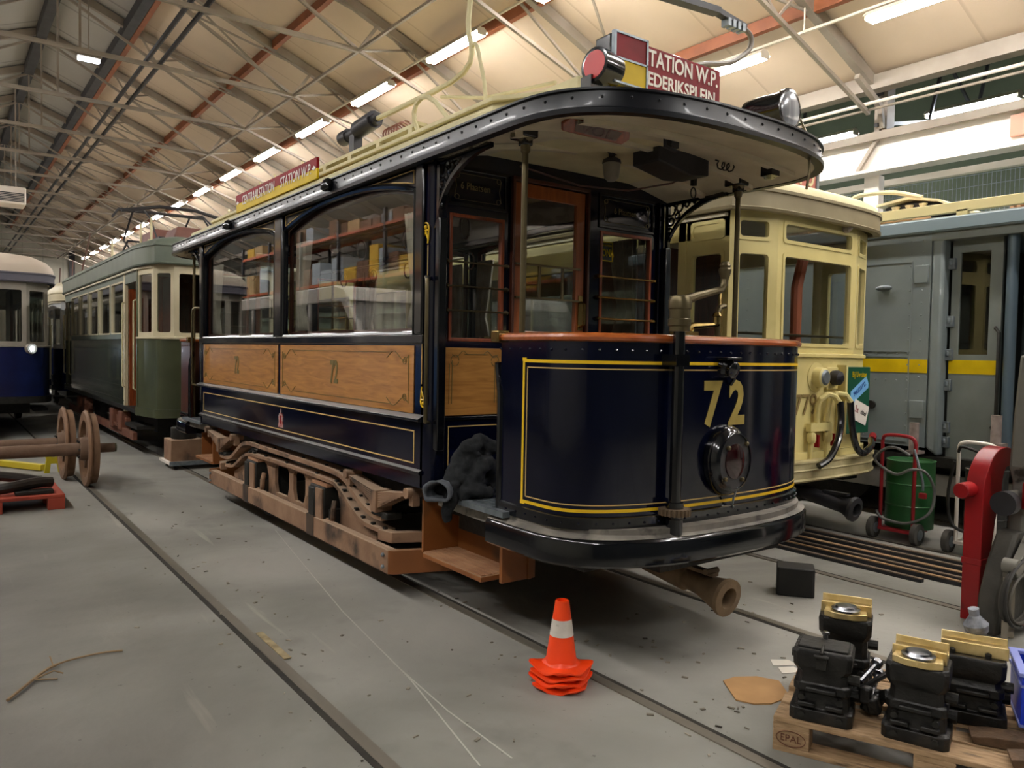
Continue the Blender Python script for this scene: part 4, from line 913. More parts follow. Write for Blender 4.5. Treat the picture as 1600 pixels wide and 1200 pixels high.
def tram(name, label, cx, y0, L, front, s0, o):
    """front: plan points left to right across the near end; s0: y where the saloon side starts"""
    t = thing(name, label, 'tram', (cx, y0, 0), group=o.get('group'))
    zb, zw0, zw1, ze, zr = o['zb'], o['zw0'], o['zw1'], o['ze'], o['zr']
    lo, hi, hw = o['low'], o['up'], abs(front[0][0])
    for e in (0, 1):
        f = front if e == 0 else [(x, L-y) for x, y in reversed(front)]
        zd = zw0-.04
        pth = f if o.get('facet') else curve(f)
        if e == 1 and not o.get('facet'): pth = curve(f)
        MB().sweep(pth, [(0,zb),(0,zd),(-.03,zd),(-.03,zb)]).build('dash_panel', lo, t)
        MB().sweep(pth, [(0,zd-.02),(.022,zd-.012),(.022,zd+.012),(0,zd+.02),(-.04,zd+.02),(-.04,zd-.02)]).build('dash_moulding', o.get('mould', hi), t)
        MB().sweep(pth, [(-.05,zb-.02),(.03,zb-.02),(.03,zb+.10),(-.05,zb+.10)]).build('dash_foot', o.get('foot', lo), t)
        for i in range(len(f)-1):
            p, q = f[i], f[i+1]; W = hypot(q[0]-p[0], q[1]-p[1]); mg = min(.07, W*.17)
            H = [(mg, W-mg, zw0+.04, zw1)]
            if o.get('transom'): H.append((mg, W-mg, zw1+.09, ze-.06))
            wallseg(t, 'cab_front' if abs(p[0]+q[0]) < .1 else 'cab_corner', hi, p, q, zd, ze, H, fm=o.get('fm'), pane=o.get('pane', 'glassd'))
    # saloon sides with doorways at both platforms
    y1 = L-s0; n = o['n']; W = (y1-s0)
    for s in (-1, 1):
        p, q = ((s*hw, y1), (s*hw, s0)) if s < 0 else ((s*hw, s0), (s*hw, y1))
        pit = W/n; H = [(i*pit+.06, (i+1)*pit-.06, zw0+.03, zw1-.02) for i in range(n)]
        MBs = wallseg(t, 'body_side', o.get('side', hi), p, q, zw0-.06, ze, H, fm=o.get('fms', hi), fw=.02, pane=o.get('spane', 'glass'))
        wallseg(t, 'side_panel', o.get('lowside', lo), p, q, zb, zw0-.05)
        ln = MB()
        for z in o.get('belts', (zb+.12, zb+.42)): ln.box(min(s*hw, s*(hw+.012)), max(s*hw, s*(hw+.012)), s0, y1, z, z+.025)
        if ln.v: ln.build('side_moulding', o.get('lowside', lo), t)
        # letterboard and door
        for a, b in ((front[0][1], s0), (y1, L-front[0][1])):
            MB().box(min(s*hw, s*(hw-.04)), max(s*hw, s*(hw-.04)), a, b, ze-.22, ze).build('door_header', o.get('side', hi), t)
            MB().box(min(s*.45,s*.5), max(s*.45,s*.5), a, b, zb+.1, ze-.1).build('vestibule_wall', 'mahogd', t) if o.get('vest', 1) else None
            for yy in (a+.05, b-.05): MB().tube([(s*(hw+.01),yy,zb+.35),(s*(hw+.04),yy,zb+.37),(s*(hw+.04),yy,zw0+.5),(s*(hw+.01),yy,zw0+.52)], .014, 6).build('grab_rail', o.get('rail', 'cream'), t)
            MB().box(min(s*(hw-.25),s*hw), max(s*(hw-.25),s*hw), a+.02, b-.02, zb-.25, zb-.2).build('door_step', 'blackm', t)
    r0 = ringpath(curve(front) if not o.get('facet') else front, L, o.get('hang', .06))
    MB().sweep(r0, [(-.06,ze-.02),(.0,ze-.02),(.012,ze),(.0,ze+.01),(.0,zr-.03),(.015,zr-.025),(.015,zr),(-.06,zr)], closed=True).build('roof_edge', o['edge'], t)
    dome(t, r0, zr-.005, o.get('rise', .2), o['roof'], L)
    MB().prism(ringpath(front, L, -.03), 'z', zb, zb+.06).build('tram_floor', 'blackm', t)
    MB().prism(ringpath(front, L, -.03), 'z', ze-.06, ze-.03).build('saloon_ceiling', 'creamb', t)
    MB().box(-hw*.7, hw*.7, 1.0, L-1.0, .35, zb).build('underframe', 'blackm', t)
    for y in (L/2-1.2, L/2+1.2):
        for s in (-1, 1): MB().lathe([(.05,-.05),(.40,-.05),(.43,.06),(.40,.065),(.3,.02),(.05,.06)], (s*.76,y,.44), (-s,0,0), 24).build('wheel', 'blackm', t)
    return t
CREAM = mat('pale_yellow_paint', '#dfd08f', .38, 0, '#d3c381', 3, coat=.15, dirt=('#b4ac6e', 2.2, .66, .85))
CREAMR = mat('tan_roof_edge', '#968a6c', .6, 0, '#887c5f', 4)
t779 = tram('enclosed_tram', 'pale yellow enclosed tram numbered 779 with hoses on its front', 6.24, 3.93, 11.0,
     [(-1.04,.17),(-.60,.02),(.60,.02),(1.04,.17)], 1.85, dict(zb=.74, zw0=1.72, zw1=2.53, ze=2.86, zr=3.02, low=CREAM, up=CREAM, edge=CREAMR, roof='cream', n=4, transom=1, pane='glass', fm=CREAM, rail='brass', rise=.16, hang=.08, spane='glassd', vest=0))
P_ = t779
# cab side windows of 779 (quarter light and transom) and its mahogany inner frame
for s in (-1, 1):
    p, q = ((s*1.04,.62),(s*1.04,.17)) if s < 0 else ((s*1.04,.17),(s*1.04,.62))
    wallseg(P_, 'cab_side', CREAM, p, q, .74, 2.86, [(.04,.40,1.76,2.53),(.05,.40,2.63,2.78)], fm=CREAM, pane='glass')
    MB().box(min(s*1.0,s*1.04), max(s*1.0,s*1.04), .62, .72, .74, 2.86).build('door_post', CREAM, P_, bevel=.01)
    MB().box(min(s*.93,s*.97), max(s*.93,s*.97), .18, .60, 1.70, 2.55).prism([(0,0)]*0 or [(.2,1.7),(.25,1.7),(.25,2.5),(.2,2.5)], 'x', s*.9, s*.92).build('inner_frame', 'mahog', P_) if False else None
MB().box(-.95, .95, 1.80, 1.85, .8, 2.85).build('cab_bulkhead', 'mahogd', P_)
MB().tube([(-.9,.25,1.86),(.9,.25,1.86)], .012, 6).build('cab_rail', 'bronze', P_)
fb = MB().sweep([(-1.06,.5),(-1.06,.10)]+curve([(-1.06,.05),(-.62,-.10),(.62,-.10),(1.06,.05)])+[(1.06,.5)], [(-.08,.60),(0,.60),(.012,.615),(0,.63),(0,.69),(.012,.70),(0,.71),(0,.755),(.014,.765),(.014,.78),(-.08,.78)])
fb.build('fender_beam', mat('dusty_cream', '#c2b68a', .6, 0, '#a3966c', 6), P_)
MB().cyl((0,.6,.50),(0,.05,.46),.05,12).cyl((0,.1,.465),(0,-.28,.40),.065,12).lathe([(.06,0),(.085,.07),(.105,.10),(.105,.13),(.06,.14),(.05,.05)],(0,-.27,.405),(0,-.98,-.17),20).bar((0,-.1,.5),(0,-.33,.5),.05,.02).build('coupler', 'dark_steel', P_)
MB().box(-.6,.6,.2,1.4,.35,.6).build('front_underframe', 'blackm', P_)
fr = -.005
l = MB().lathe([(.13,0),(.13,.02),(.09,.03),(.085,.10),(.07,.11)], (-.02,fr+.02,1.49), (0,-1,0), 24).build('front_headlamp', CREAM, P_); MB().lathe([(.068,0),(.05,.012)], (-.02,-.095,1.49), (0,-1,0), 20).build('lens', 'galv', l)
l = MB().box(.11,.29,fr-.02,fr+.03,1.38,1.58).build('socket_plate', CREAM, P_, bevel=.008); MB().lathe([(.06,0),(.07,.04),(.06,.08),(.03,.1)], (.20,-.02,1.49), (0,-1,-.1), 14).build('power_socket', 'dark_steel', l)
text_mb('779', .255, .003, .92).xf(T(-.17, fr-.002, 1.245)).build('bronze_number', mat('number_brown', '#8a7448', .45), P_)
pp = MB()
for x in (-.13, .12):
    pp.tube([(x,fr-.03,.78),(x,fr-.04,1.0),(x+.01,fr-.04,1.1)], .02, 8).lathe([(.03,0),(.04,.02),(.04,.07),(.03,.09)], (x,fr-.04,.92), (0,0,1), 10)
pp.tube([(-.05,fr-.03,1.08),(-.05,fr-.04,1.25),(-.04,fr-.06,1.30),(.02,fr-.09,1.345),(.09,fr-.11,1.33),(.14,fr-.13,1.27)], .026, 8)
pp.tube([(.10,fr-.03,1.1),(.12,fr-.05,1.3),(.17,fr-.09,1.35),(.26,fr-.11,1.34),(.32,fr-.13,1.27)], .026, 8).box(-.17,.17,fr-.06,fr-.01,1.02,1.09)
pp.build('brake_pipes', CREAM, P_)
hs = MB().tube(smooth([(.14,-.14,1.28),(.13,-.16,1.1),(.05,-.18,.93),(-.08,-.19,.80),(-.2,-.17,.74)]), .03, 10).build('air_hose', 'black', P_)
MB().tube(smooth([(.32,-.13,1.28),(.33,-.15,1.05),(.37,-.17,.88),(.46,-.18,.81),(.58,-.16,.83),(.72,-.12,.86),(.86,-.04,.90)]), .03, 10).build('air_hose', 'black', P_)
MB().cyl((.86,-.05,.90),(.96,.0,.93),.034,10).build('hose_cap', 'sred', P_)
for x, z in ((-.12,.93),(.13,.93)): MB().box(x+.05,x+.07,fr-.07,fr-.03,z-.05,z+.06).build('tap_handle', 'sred', P_)
# tobacco board on the right cab corner
bd = MB().box(.345, .72, -.085, -.06, .98, 1.585).build('tobacco_board', mat('board_green', '#12523a', .4), P_, bevel=.006)
MB().box(.315, .345, -.085, .03, .97, 1.60).box(.64,.70,-.06,.05,1.50,1.53).build('board_bracket', CREAM, P_)
Wd = lambda mb, u, z, w=.034, ry=0: mb.xf(T(.35+u, -.055-w, z, 0, ry, 0))
Wd(text_mb('Bij Uw shag', .075, .001, .68), .18, 1.515).build('lettering', 'syel', bd)
Wd(MB().prism([(-.15,-.055),(.14,-.055),(.16,-.02),(.16,.055),(-.13,.055),(-.15,.02)], 'y', -.002, .002), .185, 1.375, .033, -.5).build('paper_packet', mat('packet_blue', '#7cb8e8', .4), bd)
Wd(MB().prism([(-.06,-.06),(.06,-.06),(.06,.06),(-.06,.06)], 'y', -.001, .001), .095, 1.28, .0335, -.3).build('paper_packet', mat('packet_pale', '#a9d3f0', .4), bd)
Wd(text_mb('MASCOTTE', .06, .001, .72), .19, 1.385, .037, -.5).build('lettering', mat('packet_ink', '#2b4fa0', .4), bd)
Wd(MB().box(-.125,.125,-.002,.002,-.09,.09), .21, 1.17, .036, .32).build('paper_packet', 'swht', bd)
Wd(text_mb('3x', .09, .001, .7), .145, 1.20, .04, .32).build('lettering', 'sred', bd)
Wd(text_mb('vloei', .075, .001, .7, shear=.25), .255, 1.165, .04, .32).build('lettering', 'blackm', bd)
# route number box and roof gear of 779
sg = MB().box(-.30,.22,.22,.62,3.06,3.50); sg = sg.build('route_number_box', 'dark_steel', P_, bevel=.01)
MB().box(-.14,.20,.205,.215,3.12,3.46).build('number_glass', mat('salmon_glass', '#c0766a', .3), sg)
frame_mb(-.17,.23,3.09,3.49,.035,'y',.19,.225).build('number_frame', 'galv', sg)
text_mb('10', .30, .002, .95).xf(T(.03,.20,3.29)).build('lettering', 'cream', sg)
MB().bar((-.15,.21,3.08),(-.05,.05,3.02),.02).bar((.2,.21,3.08),(.3,.05,3.02),.02).build('box_stay', 'galv', sg)
MB().box(-.45,.0,.3,1.2,3.0,3.1).build('roof_box', 'cream', P_, bevel=.02)
MB().box(.3,.42,.05,.12,2.87,2.93).lathe([(.03,0),(.05,.04),(.03,.09)], (.36,.03,2.82), (.4,-.6,.3), 10).build('cab_floodlamp', 'steel_beam', P_)
wr = MB().tube([(.1,.3,1.8),(.1,.3,2.3),(.15,.28,2.55),(.3,.26,2.66)], .05, 10).build('striped_pole', mat('faded_orange', '#c06a4a', .5), P_)
# ---------------- green tram behind the dark blue one
GRN = mat('olive_green_paint', '#4c5038', .33, 0, '#43472f', 3, coat=.2, dirt=('#5f6845', 2, .62, .8)); GRG = mat('grey_green_paint', '#6f7769', .42, 0, '#636b5e', 3); GCR = mat('ivory_window_paint', '#cfc4a4', .45, 0, '#c3b797', 3)
tg = tram('green_tram', 'olive green tram with ivory cab windows standing behind the dark blue tram', 3.45, 11.75, 9.6,
     [(-1.05,.85),(-.95,.25),(-.72,.05),(.72,.05),(.95,.25),(1.05,.85)], 1.80, dict(zb=.66, zw0=1.82, zw1=2.70, ze=2.84, zr=3.10, low=GRN, lowside=mat('slate_green_paint', '#3c4238', .2, 0, '#343a31', 3, coat=.4), up=GCR, side=GRG, fms=GCR, edge=GRG, roof=GRG, n=5, rise=.16, hang=.05, mould=GCR, spane='glass', belts=(.78,1.0)))
for yy in (.85, 1.80):
    for s in (-1,1): MB().box(min(s*1.0,s*1.06), max(s*1.0,s*1.06), yy-.04, yy+.04, .62, 2.84).build('door_post', GCR if yy > 1 else GRN, tg, bevel=.01)
MB().box(-.9,.9,1.75,1.80,.7,2.8).build('cab_bulkhead', 'mahog', tg)
for s in (-1,1): MB().box(min(s*.72,s*1.0), max(s*.72,s*1.0), 1.70, 1.76, .7, 2.55).build('folded_door', 'mahog', tg)
RBR = mat('red_brown_truck', '#74452f', .75, 0, '#5d3524', 5, dirt=('#8a6a50', 3, .6, .75), bump=.2)
for y in (2.6, 6.4):
    MB().box(-1.0,-.92,y-.6,y+.6,.38,.50).build('truck_frame', RBR, tg, bevel=.01)
    for q in (-.38,.38): MB().box(-1.06,-.9,y+q-.13,y+q+.13,.28,.60).build('axle_box', RBR, tg, bevel=.02)
    for k in range(5): MB().box(-1.04,-.96,y-.35+.03*k,y+.35-.03*k,.36-.03*k,.38-.03*k).build('leaf_spring', RBR, tg)
MB().box(-1.04,-.98,1.2,8.4,.22,.34).build('lifeguard_beam', RBR, tg, bevel=.006)
MB().cyl((-.3,-.05,1.05),(-.3,.08,1.05),.16,20).build('dash_lamp', GRN, tg)
BRW = mat('red_brown_roof_box', '#7d4f43', .6, 0, '#6b4237', 4)
for y0_, y1_, h in ((1.0,1.7,.30),(2.6,3.6,.45),(4.4,5.2,.30)): MB().prism([(-.55,3.2),(.55,3.2),(.45,3.2+h),(-.45,3.2+h)], 'y', y0_, y1_).build('resistance_box', BRW, tg, bevel=.02)
MB().box(-.8,-.72,.6,7.5,3.22,3.27).build('roof_walkway', 'dark_steel', tg)
pn = MB()
for s in (-.5,.5):
    pn.tube([(s,3.9,3.3),(s,5.0,3.7),(s,4.1,4.15)], .02, 6).tube([(s,5.6,3.3),(s,4.6,3.65)], .02, 6).tube([(s,2.0,3.3),(s,2.6,3.8),(s,3.2,4.05),(s,3.9,4.12)], .015, 6)
pn.tube([(-.75,4.1,4.15),(.75,4.1,4.15)], .03, 6).tube([(-.75,4.1,4.15),(-.85,4.1,4.0)], .02, 6).tube([(.75,4.1,4.15),(.85,4.1,4.0)], .02, 6).tube([(-.5,4.6,3.65),(.5,4.6,3.65)], .02, 6)
pn.tube([(-.9,2.9,3.95),(-.3,2.9,4.08),(.3,2.9,4.08),(.9,2.9,3.95)], .03, 6)
pn.build('pantograph', 'dark_steel', tg)
for y in (2.1, 2.9, 5.6): MB().cyl((-.6,y,3.25),(-.6,y,3.75),.02,6).lathe([(.05,0),(.06,.05),(.05,.1)], (-.6,y,3.3), (0,0,1), 10).build('insulator', 'cream', tg)
MB().tube([(.5,1.2,3.5),(.3,.9,3.72),(.2,.6,3.78),(.1,.3,3.7)], .012, 6).build('roof_cable', 'cream', tg)
# ---------------- blue tram on the left track
BLU = mat('deep_blue_paint', '#0d1c50', .25, 0, '#0a1640', 3, coat=.3); GRY = mat('warm_grey_paint', '#a59d90', .45, 0, '#978f82', 3); RFG = mat('pale_roof_cloth', '#b9aa98', .7)
tb_ = tram('blue_tram', 'deep blue tram with warm grey cab at the left photo edge', .69, 16.4, 10, [(-1.07,1.2),(-.98,.3),(-.62,.0),(.62,.0),(.98,.3),(1.07,1.2)], 2.3,
     dict(zb=.62, zw0=1.66, zw1=2.62, ze=2.78, zr=2.93, low=BLU, up=GRY, side=GRY, edge=mat('slate_edge', '#5d5a63', .5), roof=RFG, n=5, rise=.36, hang=.08, foot='blackm', facet=0))
MB().cyl((0,.4,.5),(0,-.2,.42),.06,12).lathe([(.06,0),(.11,.12),(.15,.16),(.15,.19),(.06,.19)],(0,-.2,.42),(0,-1,-.1),20).build('coupler', 'steel_beam', tb_)
l = MB().lathe([(.09,0),(.1,.05),(.09,.08)], (.66,-.02,1.58), (.5,-.85,0), 18).build('flare_housing', GRY, tb_); MB().lathe([(.035,0),(.02,.015)], (.70,-.088,1.58), (.5,-.85,0), 16).build('flare_disc', 'reflglow', l)  # glowing disc added to imitate a reflection flare, not a burning lamp
# ---------------- blue and cream motor car further back on the middle track
t2_ = tram('cream_roofed_tram', 'blue tram with cream rounded roof seen between the blue and green trams', 3.45, 21.9, 9.0, [(-1.08,.7),(-.95,.2),(-.6,.0),(.6,.0),(.95,.2),(1.08,.7)], 1.5,
     dict(zb=.55, zw0=1.62, zw1=2.55, ze=2.75, zr=2.95, low=BLU, up=mat('pale_grey_paint', '#aeb0ae', .45), edge=GCR, roof=GCR, n=4, rise=.4, hang=.03))
tp = MB().box(-.35,.35,3.2,4.2,3.36,3.50).tube([(-.1,3.4,3.5),(-.1,3.0,3.9),(-.1,2.2,4.3),(-.2,1.0,4.55)], .02, 6).tube([(-.5,2.0,3.3),(-.5,1.8,3.9)], .015, 6).tube([(-.5,4.6,3.3),(-.5,4.4,3.9)], .015, 6)
tp.build('trolley_gear', mat('dark_brown_gear', '#5d3f38', .6), t2_)
# ---------------- grey motor tram on the far right track
GRYB = mat('battleship_grey_paint', '#7d8584', .45, 0, '#757d7d', 3, coat=.1, bump=.25, bscale=2.2); GRYD = mat('grey_door_paint', '#797e78', .5, 0, '#70756f', 4)
tw = thing('grey_tram', 'grey riveted works tram with a yellow band and open folding door', 'tram', (9.10, 2.0, 0))
X = -1.12
def gb(name, m, x0, x1, y0, y1, z0, z1, par=tw, bev=.0): return MB().box(x0, x1, y0, y1, z0, z1).build(name, m, par, bevel=bev)
pan = MB().prism([(1.82,.78),(9.5,.78),(9.5,2.93),(1.82,2.93)], 'x', X, X+.05)
for y in (1.90, 2.02, 2.9, 3.02, 4.0):
    z = .86
    while z < 2.9: pan.ball((X-.001, y, z), .009, 6, 4); z += .125
for z in (.86, 1.45, 1.72):
    y = 2.02
    while y < 3.0: pan.ball((X-.001, y, z), .008, 6, 4); y += .11
pan = pan.build('body_side', GRYB, tw)
for y0, y1, z0, z1 in ((2.0,2.9,1.74,2.66),(2.0,2.9,.82,1.70)): frame_mb(y0, y1, z0, z1, .012, 'x', X-.006, X).build('panel_seam', GRYB, pan)
gb('yellow_band', 'syel', X-.004, X, 1.82, 9.5, 1.53, 1.665)
for z in (1.16, 2.52): gb('hinge_plate', GRYB, X-.014, X, 1.84, 1.98, z-.09, z+.09, bev=.006)
l = MB().ball((X-.03,2.28,2.40), .05, 12, 8, (.5,1.8,.6)).build('rain_hood', 'galv', tw)
MB().cyl((X-.03,2.38,1.18),(X,2.38,1.18),.045,14).build('round_socket', 'blackm', tw)
ed = MB().prism([(1.70,.70),(1.82,.78),(1.82,2.93),(1.70,2.93)], 'x', X, X+.16); ed.build('corner_pillar', GRYB, tw, bevel=.03)
# recessed folding door
dl = MB().prism([(1.22,.66),(1.68,.66),(1.68,2.86),(1.22,2.86)], 'x', X+.14, X+.18, [[(1.33,1.72),(1.60,1.72),(1.60,2.72),(1.33,2.72)]]).build('folding_door', GRYD, tw, bevel=.004)
gb('window_pane', 'glassd', X+.155, X+.16, 1.32, 1.61, 1.71, 2.73, dl)
gb('yellow_band', 'syel', X+.136, X+.14, 1.22, 1.68, 1.53, 1.665, dl)
d2 = MB().prism([(.72,.66),(1.02,.66),(1.02,2.86),(.72,2.86)], 'x', X+.22, X+.26, [[(.80,1.72),(.94,1.72),(.94,2.72),(.80,2.72)]]).build('folding_door', mat('olive_grey_door', '#7a7866', .5), tw, bevel=.004)
gb('window_pane', 'glassd', X+.235, X+.24, .79, .95, 1.71, 2.73, d2)
MB().cyl((X+.10,1.12,.6),(X+.10,1.12,2.88),.05,12).build('door_roller', mat('blue_grey_rod', '#56656f', .35, .3), tw)
for z in (2.62, 2.05, 1.72, 1.42, 1.0, .85): MB().box(X+.10,X+.15,1.64,1.72,z-.06,z+.05).cyl((X+.11,1.68,z-.02),(X+.11,1.68,z+.03),.02,8).build('door_hinge', 'galv', tw, bevel=.005)
MB().tube([(X+.13,1.26,1.98),(X+.08,1.24,1.97),(X+.06,1.2,1.93),(X+.06,1.2,1.1),(X+.08,1.24,1.03),(X+.13,1.26,1.02)], .016, 8).build('grab_rail', 'blackm', tw)
gb('door_step', GRYB, X+.02, X+.4, .3, 1.9, .60, .66, bev=.006)
gb('cab_end', GRYB, X, 1.12, -1.6, -1.55, .7, 2.93); gb('cab_corner', GRYB, X, X+.3, -1.6, -.3, .7, 2.93, bev=.03); gb('far_side', GRYB, 1.07, 1.12, -1.6, 9.5, .78, 2.93); gb('far_end', GRYB, X, 1.12, 9.45, 9.5, .78, 2.93)
gb('cab_bulkhead', mat('dark_bulkhead', '#33352f', .6), X+.1, 1.0, 1.78, 1.82, .7, 2.9); gb('cab_cabinet', mat('dark_green_locker', '#1d3a36', .5), X+.8, X+1.4, -.4, 1.2, .7, 1.5)
gb('tram_floor', 'blackm', X, 1.1, -1.6, 9.5, .60, .70)
MB().prism([(X-.06,2.92),(X-.06,3.05),(X+.1,3.09),(0,3.25),(1.02,3.09),(1.18,3.05),(1.18,2.92)], 'y', -1.7, 9.6).build('roof', mat('grey_roof', '#7f8b8e', .5), tw, bevel=.01)
gb('roof_edge', mat('blue_grey_edge', '#76868c', .4), X-.075, X-.055, -1.7, 9.6, 2.93, 3.045, bev=.006)
gb('door_header', GRYD, X-.01, X+.3, -1.5, 1.82, 2.84, 2.93)
MB().box(X+.0,X+.06,-1.6,9.2,3.10,3.20).build('roof_rail', mat('cream_rail', '#cdbf8a', .5), tw, bevel=.006)
for y in (.2, 1.55, 2.7, 3.7): gb('rail_bracket', mat('cream_bracket', '#c3b580', .5), X+.0, X+.05, y-.05, y+.05, 3.04, 3.12)
rs = MB()
for k in range(24): rs.box(X+.2,X+.9,-.2+.06*k,-.17+.06*k,3.1,3.2)
rs.build('resistance_grid', mat('pink_beige_grid', '#c0946e', .6), tw)
gb('roof_box', mat('tan_roof_box', '#b98f62', .6), X+.15, X+.55, 2.1, 2.5, 3.1, 3.22, bev=.01)
MB().prism([(1.80,3.235),(2.03,3.36),(2.34,3.43),(2.70,3.385),(2.70,3.36),(2.34,3.40),(2.03,3.335),(1.80,3.21)], 'x', X+.52, X+1.3).build('roof_cover', 'cream', tw)
MB().prism([(2.05,3.2),(2.66,3.2),(2.66,3.35),(2.34,3.39),(2.05,3.33)], 'x', X+.62, X+1.25).build('contactor_box', 'dark_steel', tw, bevel=.02)
for y in (2.1, 2.25, 2.4): MB().lathe([(.03,0),(.045,.04),(.03,.08),(.045,.12)], (X+.57,y+.1,3.22), (0,0,1), 10).build('insulator', 'cream', tw)
MB().tube(smooth([(X+.6,2.93,3.16),(X+.55,2.99,3.27),(X+.52,3.02,3.43),(X+.52,2.95,3.51),(X+.52,2.75,3.52),(X+.52,2.48,3.49),(X+.54,2.2,3.40)]), .025, 8).build('bow_tube', 'cream', tw)
lad = MB()
for z in (3.28, 3.42): lad.tube([(X+.6,3.3,z),(X+.6,5.2,z)], .015, 6)
for k in range(16): lad.bar((X+.6,3.4+.11*k,3.25),(X+.6,3.4+.11*k,3.44),.012)
lad.build('red_coil_rack', 'redl', tw)
gb('underframe', 'blackm', X+.3, .9, -1.2, 9, .35, .6)
gb('truck_beam', mat('dusty_grey_beam', '#b3aea4', .7, 0, '#9a958b', 5), X+.25, X+.33, -.6, 5.5, .28, .50, bev=.008)
for y in (.3, 1.2, 3.2, 4.6): MB().lathe([(.03,0),(.03,.03),(.015,.04)], (X+.25,y,.40), (-1,0,0), 10).build('beam_bolt', 'galv', tw)
for y in (.6, 2.9):
    MB().lathe([(.05,-.05),(.40,-.05),(.41,.06),(.3,.02),(.05,.06)], (-.75,y,.44), (1,0,0), 24).build('wheel', 'blackm', tw)
# ---------------- what the windows mirror: rack and trams on the left side of the hall
ORG = mat('rack_orange', '#a8481c', .5); BXS = [mat('carton_%s' % n, c, .8) for n, c in (('tan', '#a98a5e'), ('ochre', '#c79a2a'), ('grey', '#9aa0a4'), ('brown', '#6d4d36'))]
rk = thing('pallet_rack', 'orange pallet rack by the left wall, mirrored in the dark blue tram windows', 'rack', (-5.3, 18, 0))
for y in range(-8, 15, 3):
    for x in (-.5, .5): MB().box(x-.04, x+.04, y-.05, y+.05, 0, 5.5).build('upright', 'dark_steel', rk)
for z in (1.9, 3.70, 5.1):
    for x in (-.5, .5): MB().box(x-.03, x+.03, -8, 13, z-.08, z).build('beam', ORG, rk)
    MB().box(-.5, .5, -8, 13, z, z+.02).build('shelf', 'paleply', rk)
rnd = random.Random(3); pr = []
for z in (1.92, 3.72, 5.12):
    y = -7.8
    while y < 12.5:
        w = rnd.uniform(.5, .95); h = rnd.uniform(.35, 1.0) if z < 5 else rnd.uniform(.2, .5); k = rnd.randrange(4)
        if rnd.random() < .8:
            o = MB().box(-.42, .42, 0, w-.06, 0, h).box(-.425, .425, w*.45, w*.5, h-.003, h+.002).build('storage_box', BXS[k], None, bevel=.01); o.location = (-5.3, 18+y, z+.001)
            tag(o, 'storage box on the orange pallet rack mirrored in the tram windows', 'box', 'boxes on the orange pallet rack')
        y += w
tl = thing('mirrored_tram', 'white and light blue tram seen only mirrored in the dark blue tram windows', 'tram', (-3.1, 14.3, 0))
WB = mat('sky_blue_paint', '#5b87c4', .35)
MB().prism([(0,.5),(9.5,.5),(9.5,1.75),(.0,1.75)], 'x', -1.1, 1.1).build('lower_body', WB, tl, bevel=.02)
MB().prism([(.0,1.75),(9.5,1.75),(9.5,2.75),(1.0,2.75)], 'x', -1.02, 1.02).build('window_band', 'black', tl)
MB().prism([(.9,2.7),(9.5,2.7),(9.5,3.0),(1.6,3.05),(1.1,2.95)], 'x', -1.1, 1.1).build('roof', 'white', tl, bevel=.03)
MB().prism([(.0,1.75),(.25,1.75),(1.25,2.75),(1.0,2.75)], 'x', -1.11, 1.11).build('windscreen_pillar', 'white', tl)
for y in (3.0, 5.0, 7.0): MB().box(1.02, 1.06, y, y+.15, 1.75, 2.75).build('window_pillar', 'white', tl)

for y, z0, z1 in ((1.88, .75, 1.03), (1.13, .90, 1.16)):
    MB().cyl((X-.09, y, z0), (X-.09, y, z1), .045, 14).box(X-.13, X+.02, y-.06, y+.06, z0-.03, z0).build('round_stake', mat('weathered_stake', '#9b8b82', .8, 0, '#7d6e66', 14), tw)
# ------------------------------------------------------------ loose things on the floor
def cone(tilt_rz):
    t = thing('traffic_cone', '', 'traffic cone', (0,0,0), 0, 'stack of traffic cones')
    N = 48; V = []; prof = [(.0,.022,0)]
    def sq(a, h=.128, r=6):     # rounded square radius
        c, s_ = abs(cos(a)), abs(sin(a)); return h/((c**r+s_**r)**(1/r))
    rings = []
    for k in range(5): rings.append((k/4, None))
    def ring(fr, z): return [((sq(a)*(1-fr)+.082*fr)*cos(a), (sq(a)*(1-fr)+.082*fr)*sin(a), z+.016*(1-fr)*cos(4*a+pi)) for a in [2*pi*j/N for j in range(N)]]
    R = [ring(0,.008), ring(0,.016), ring(.5,.022), ring(1,.026), ring(1,.032)]
    def circ(r, z): return [(r*cos(2*pi*j/N), r*sin(2*pi*j/N), z) for j in range(N)]
    R += [circ(.075,.05), circ(.0345,.335), circ(.028,.338), circ(.03,.30), circ(.07,.05), [(x*.8, y*.8, -.0) for x, y, z in ring(0,0)]]
    V = [p for r in R for p in r]
    F = [(i*N+j, i*N+(j+1) % N, (i+1)*N+(j+1) % N, (i+1)*N+j) for i in range(len(R)-1) for j in range(N)]
    F += [((len(R)-1)*N+j, (len(R)-1)*N+(j+1) % N, (j+1) % N, j) for j in range(N)]
    MB().add(V, F).build('cone_body', 'orange', t, ang=50)
    b = MB(); r0 = lambda z: .075-(z-.05)*(.0405/.285)+.0012
    b.lathe([(r0(.165),.165),(r0(.245),.245),(r0(.245)-.004,.245),(r0(.165)-.004,.165)], (0,0,0), (0,0,1), 48); b.f = b.f[:-2]
    b.build('white_band', 'conew', t); return t
CX, CYY = 2.50, 2.93
c0_ = cone(0)
CL = ['bottom orange traffic cone of the stack, only its square base showing', 'second orange traffic cone from the floor in the stack', 'third orange traffic cone from the floor in the stack', 'top orange traffic cone of the stack, with its white band in full view']
for i in range(4):
    o = c0_ if i == 0 else copy_tree(c0_)
    o.location = (CX+(.0008, -.0008, .0005, 0)[i], CYY+(0, .0006, -.0006, 0)[i], .002+.030*i); o.rotation_euler = (0, 0, radians((38, 12, 24, 8)[i])); o['label'] = CL[i]
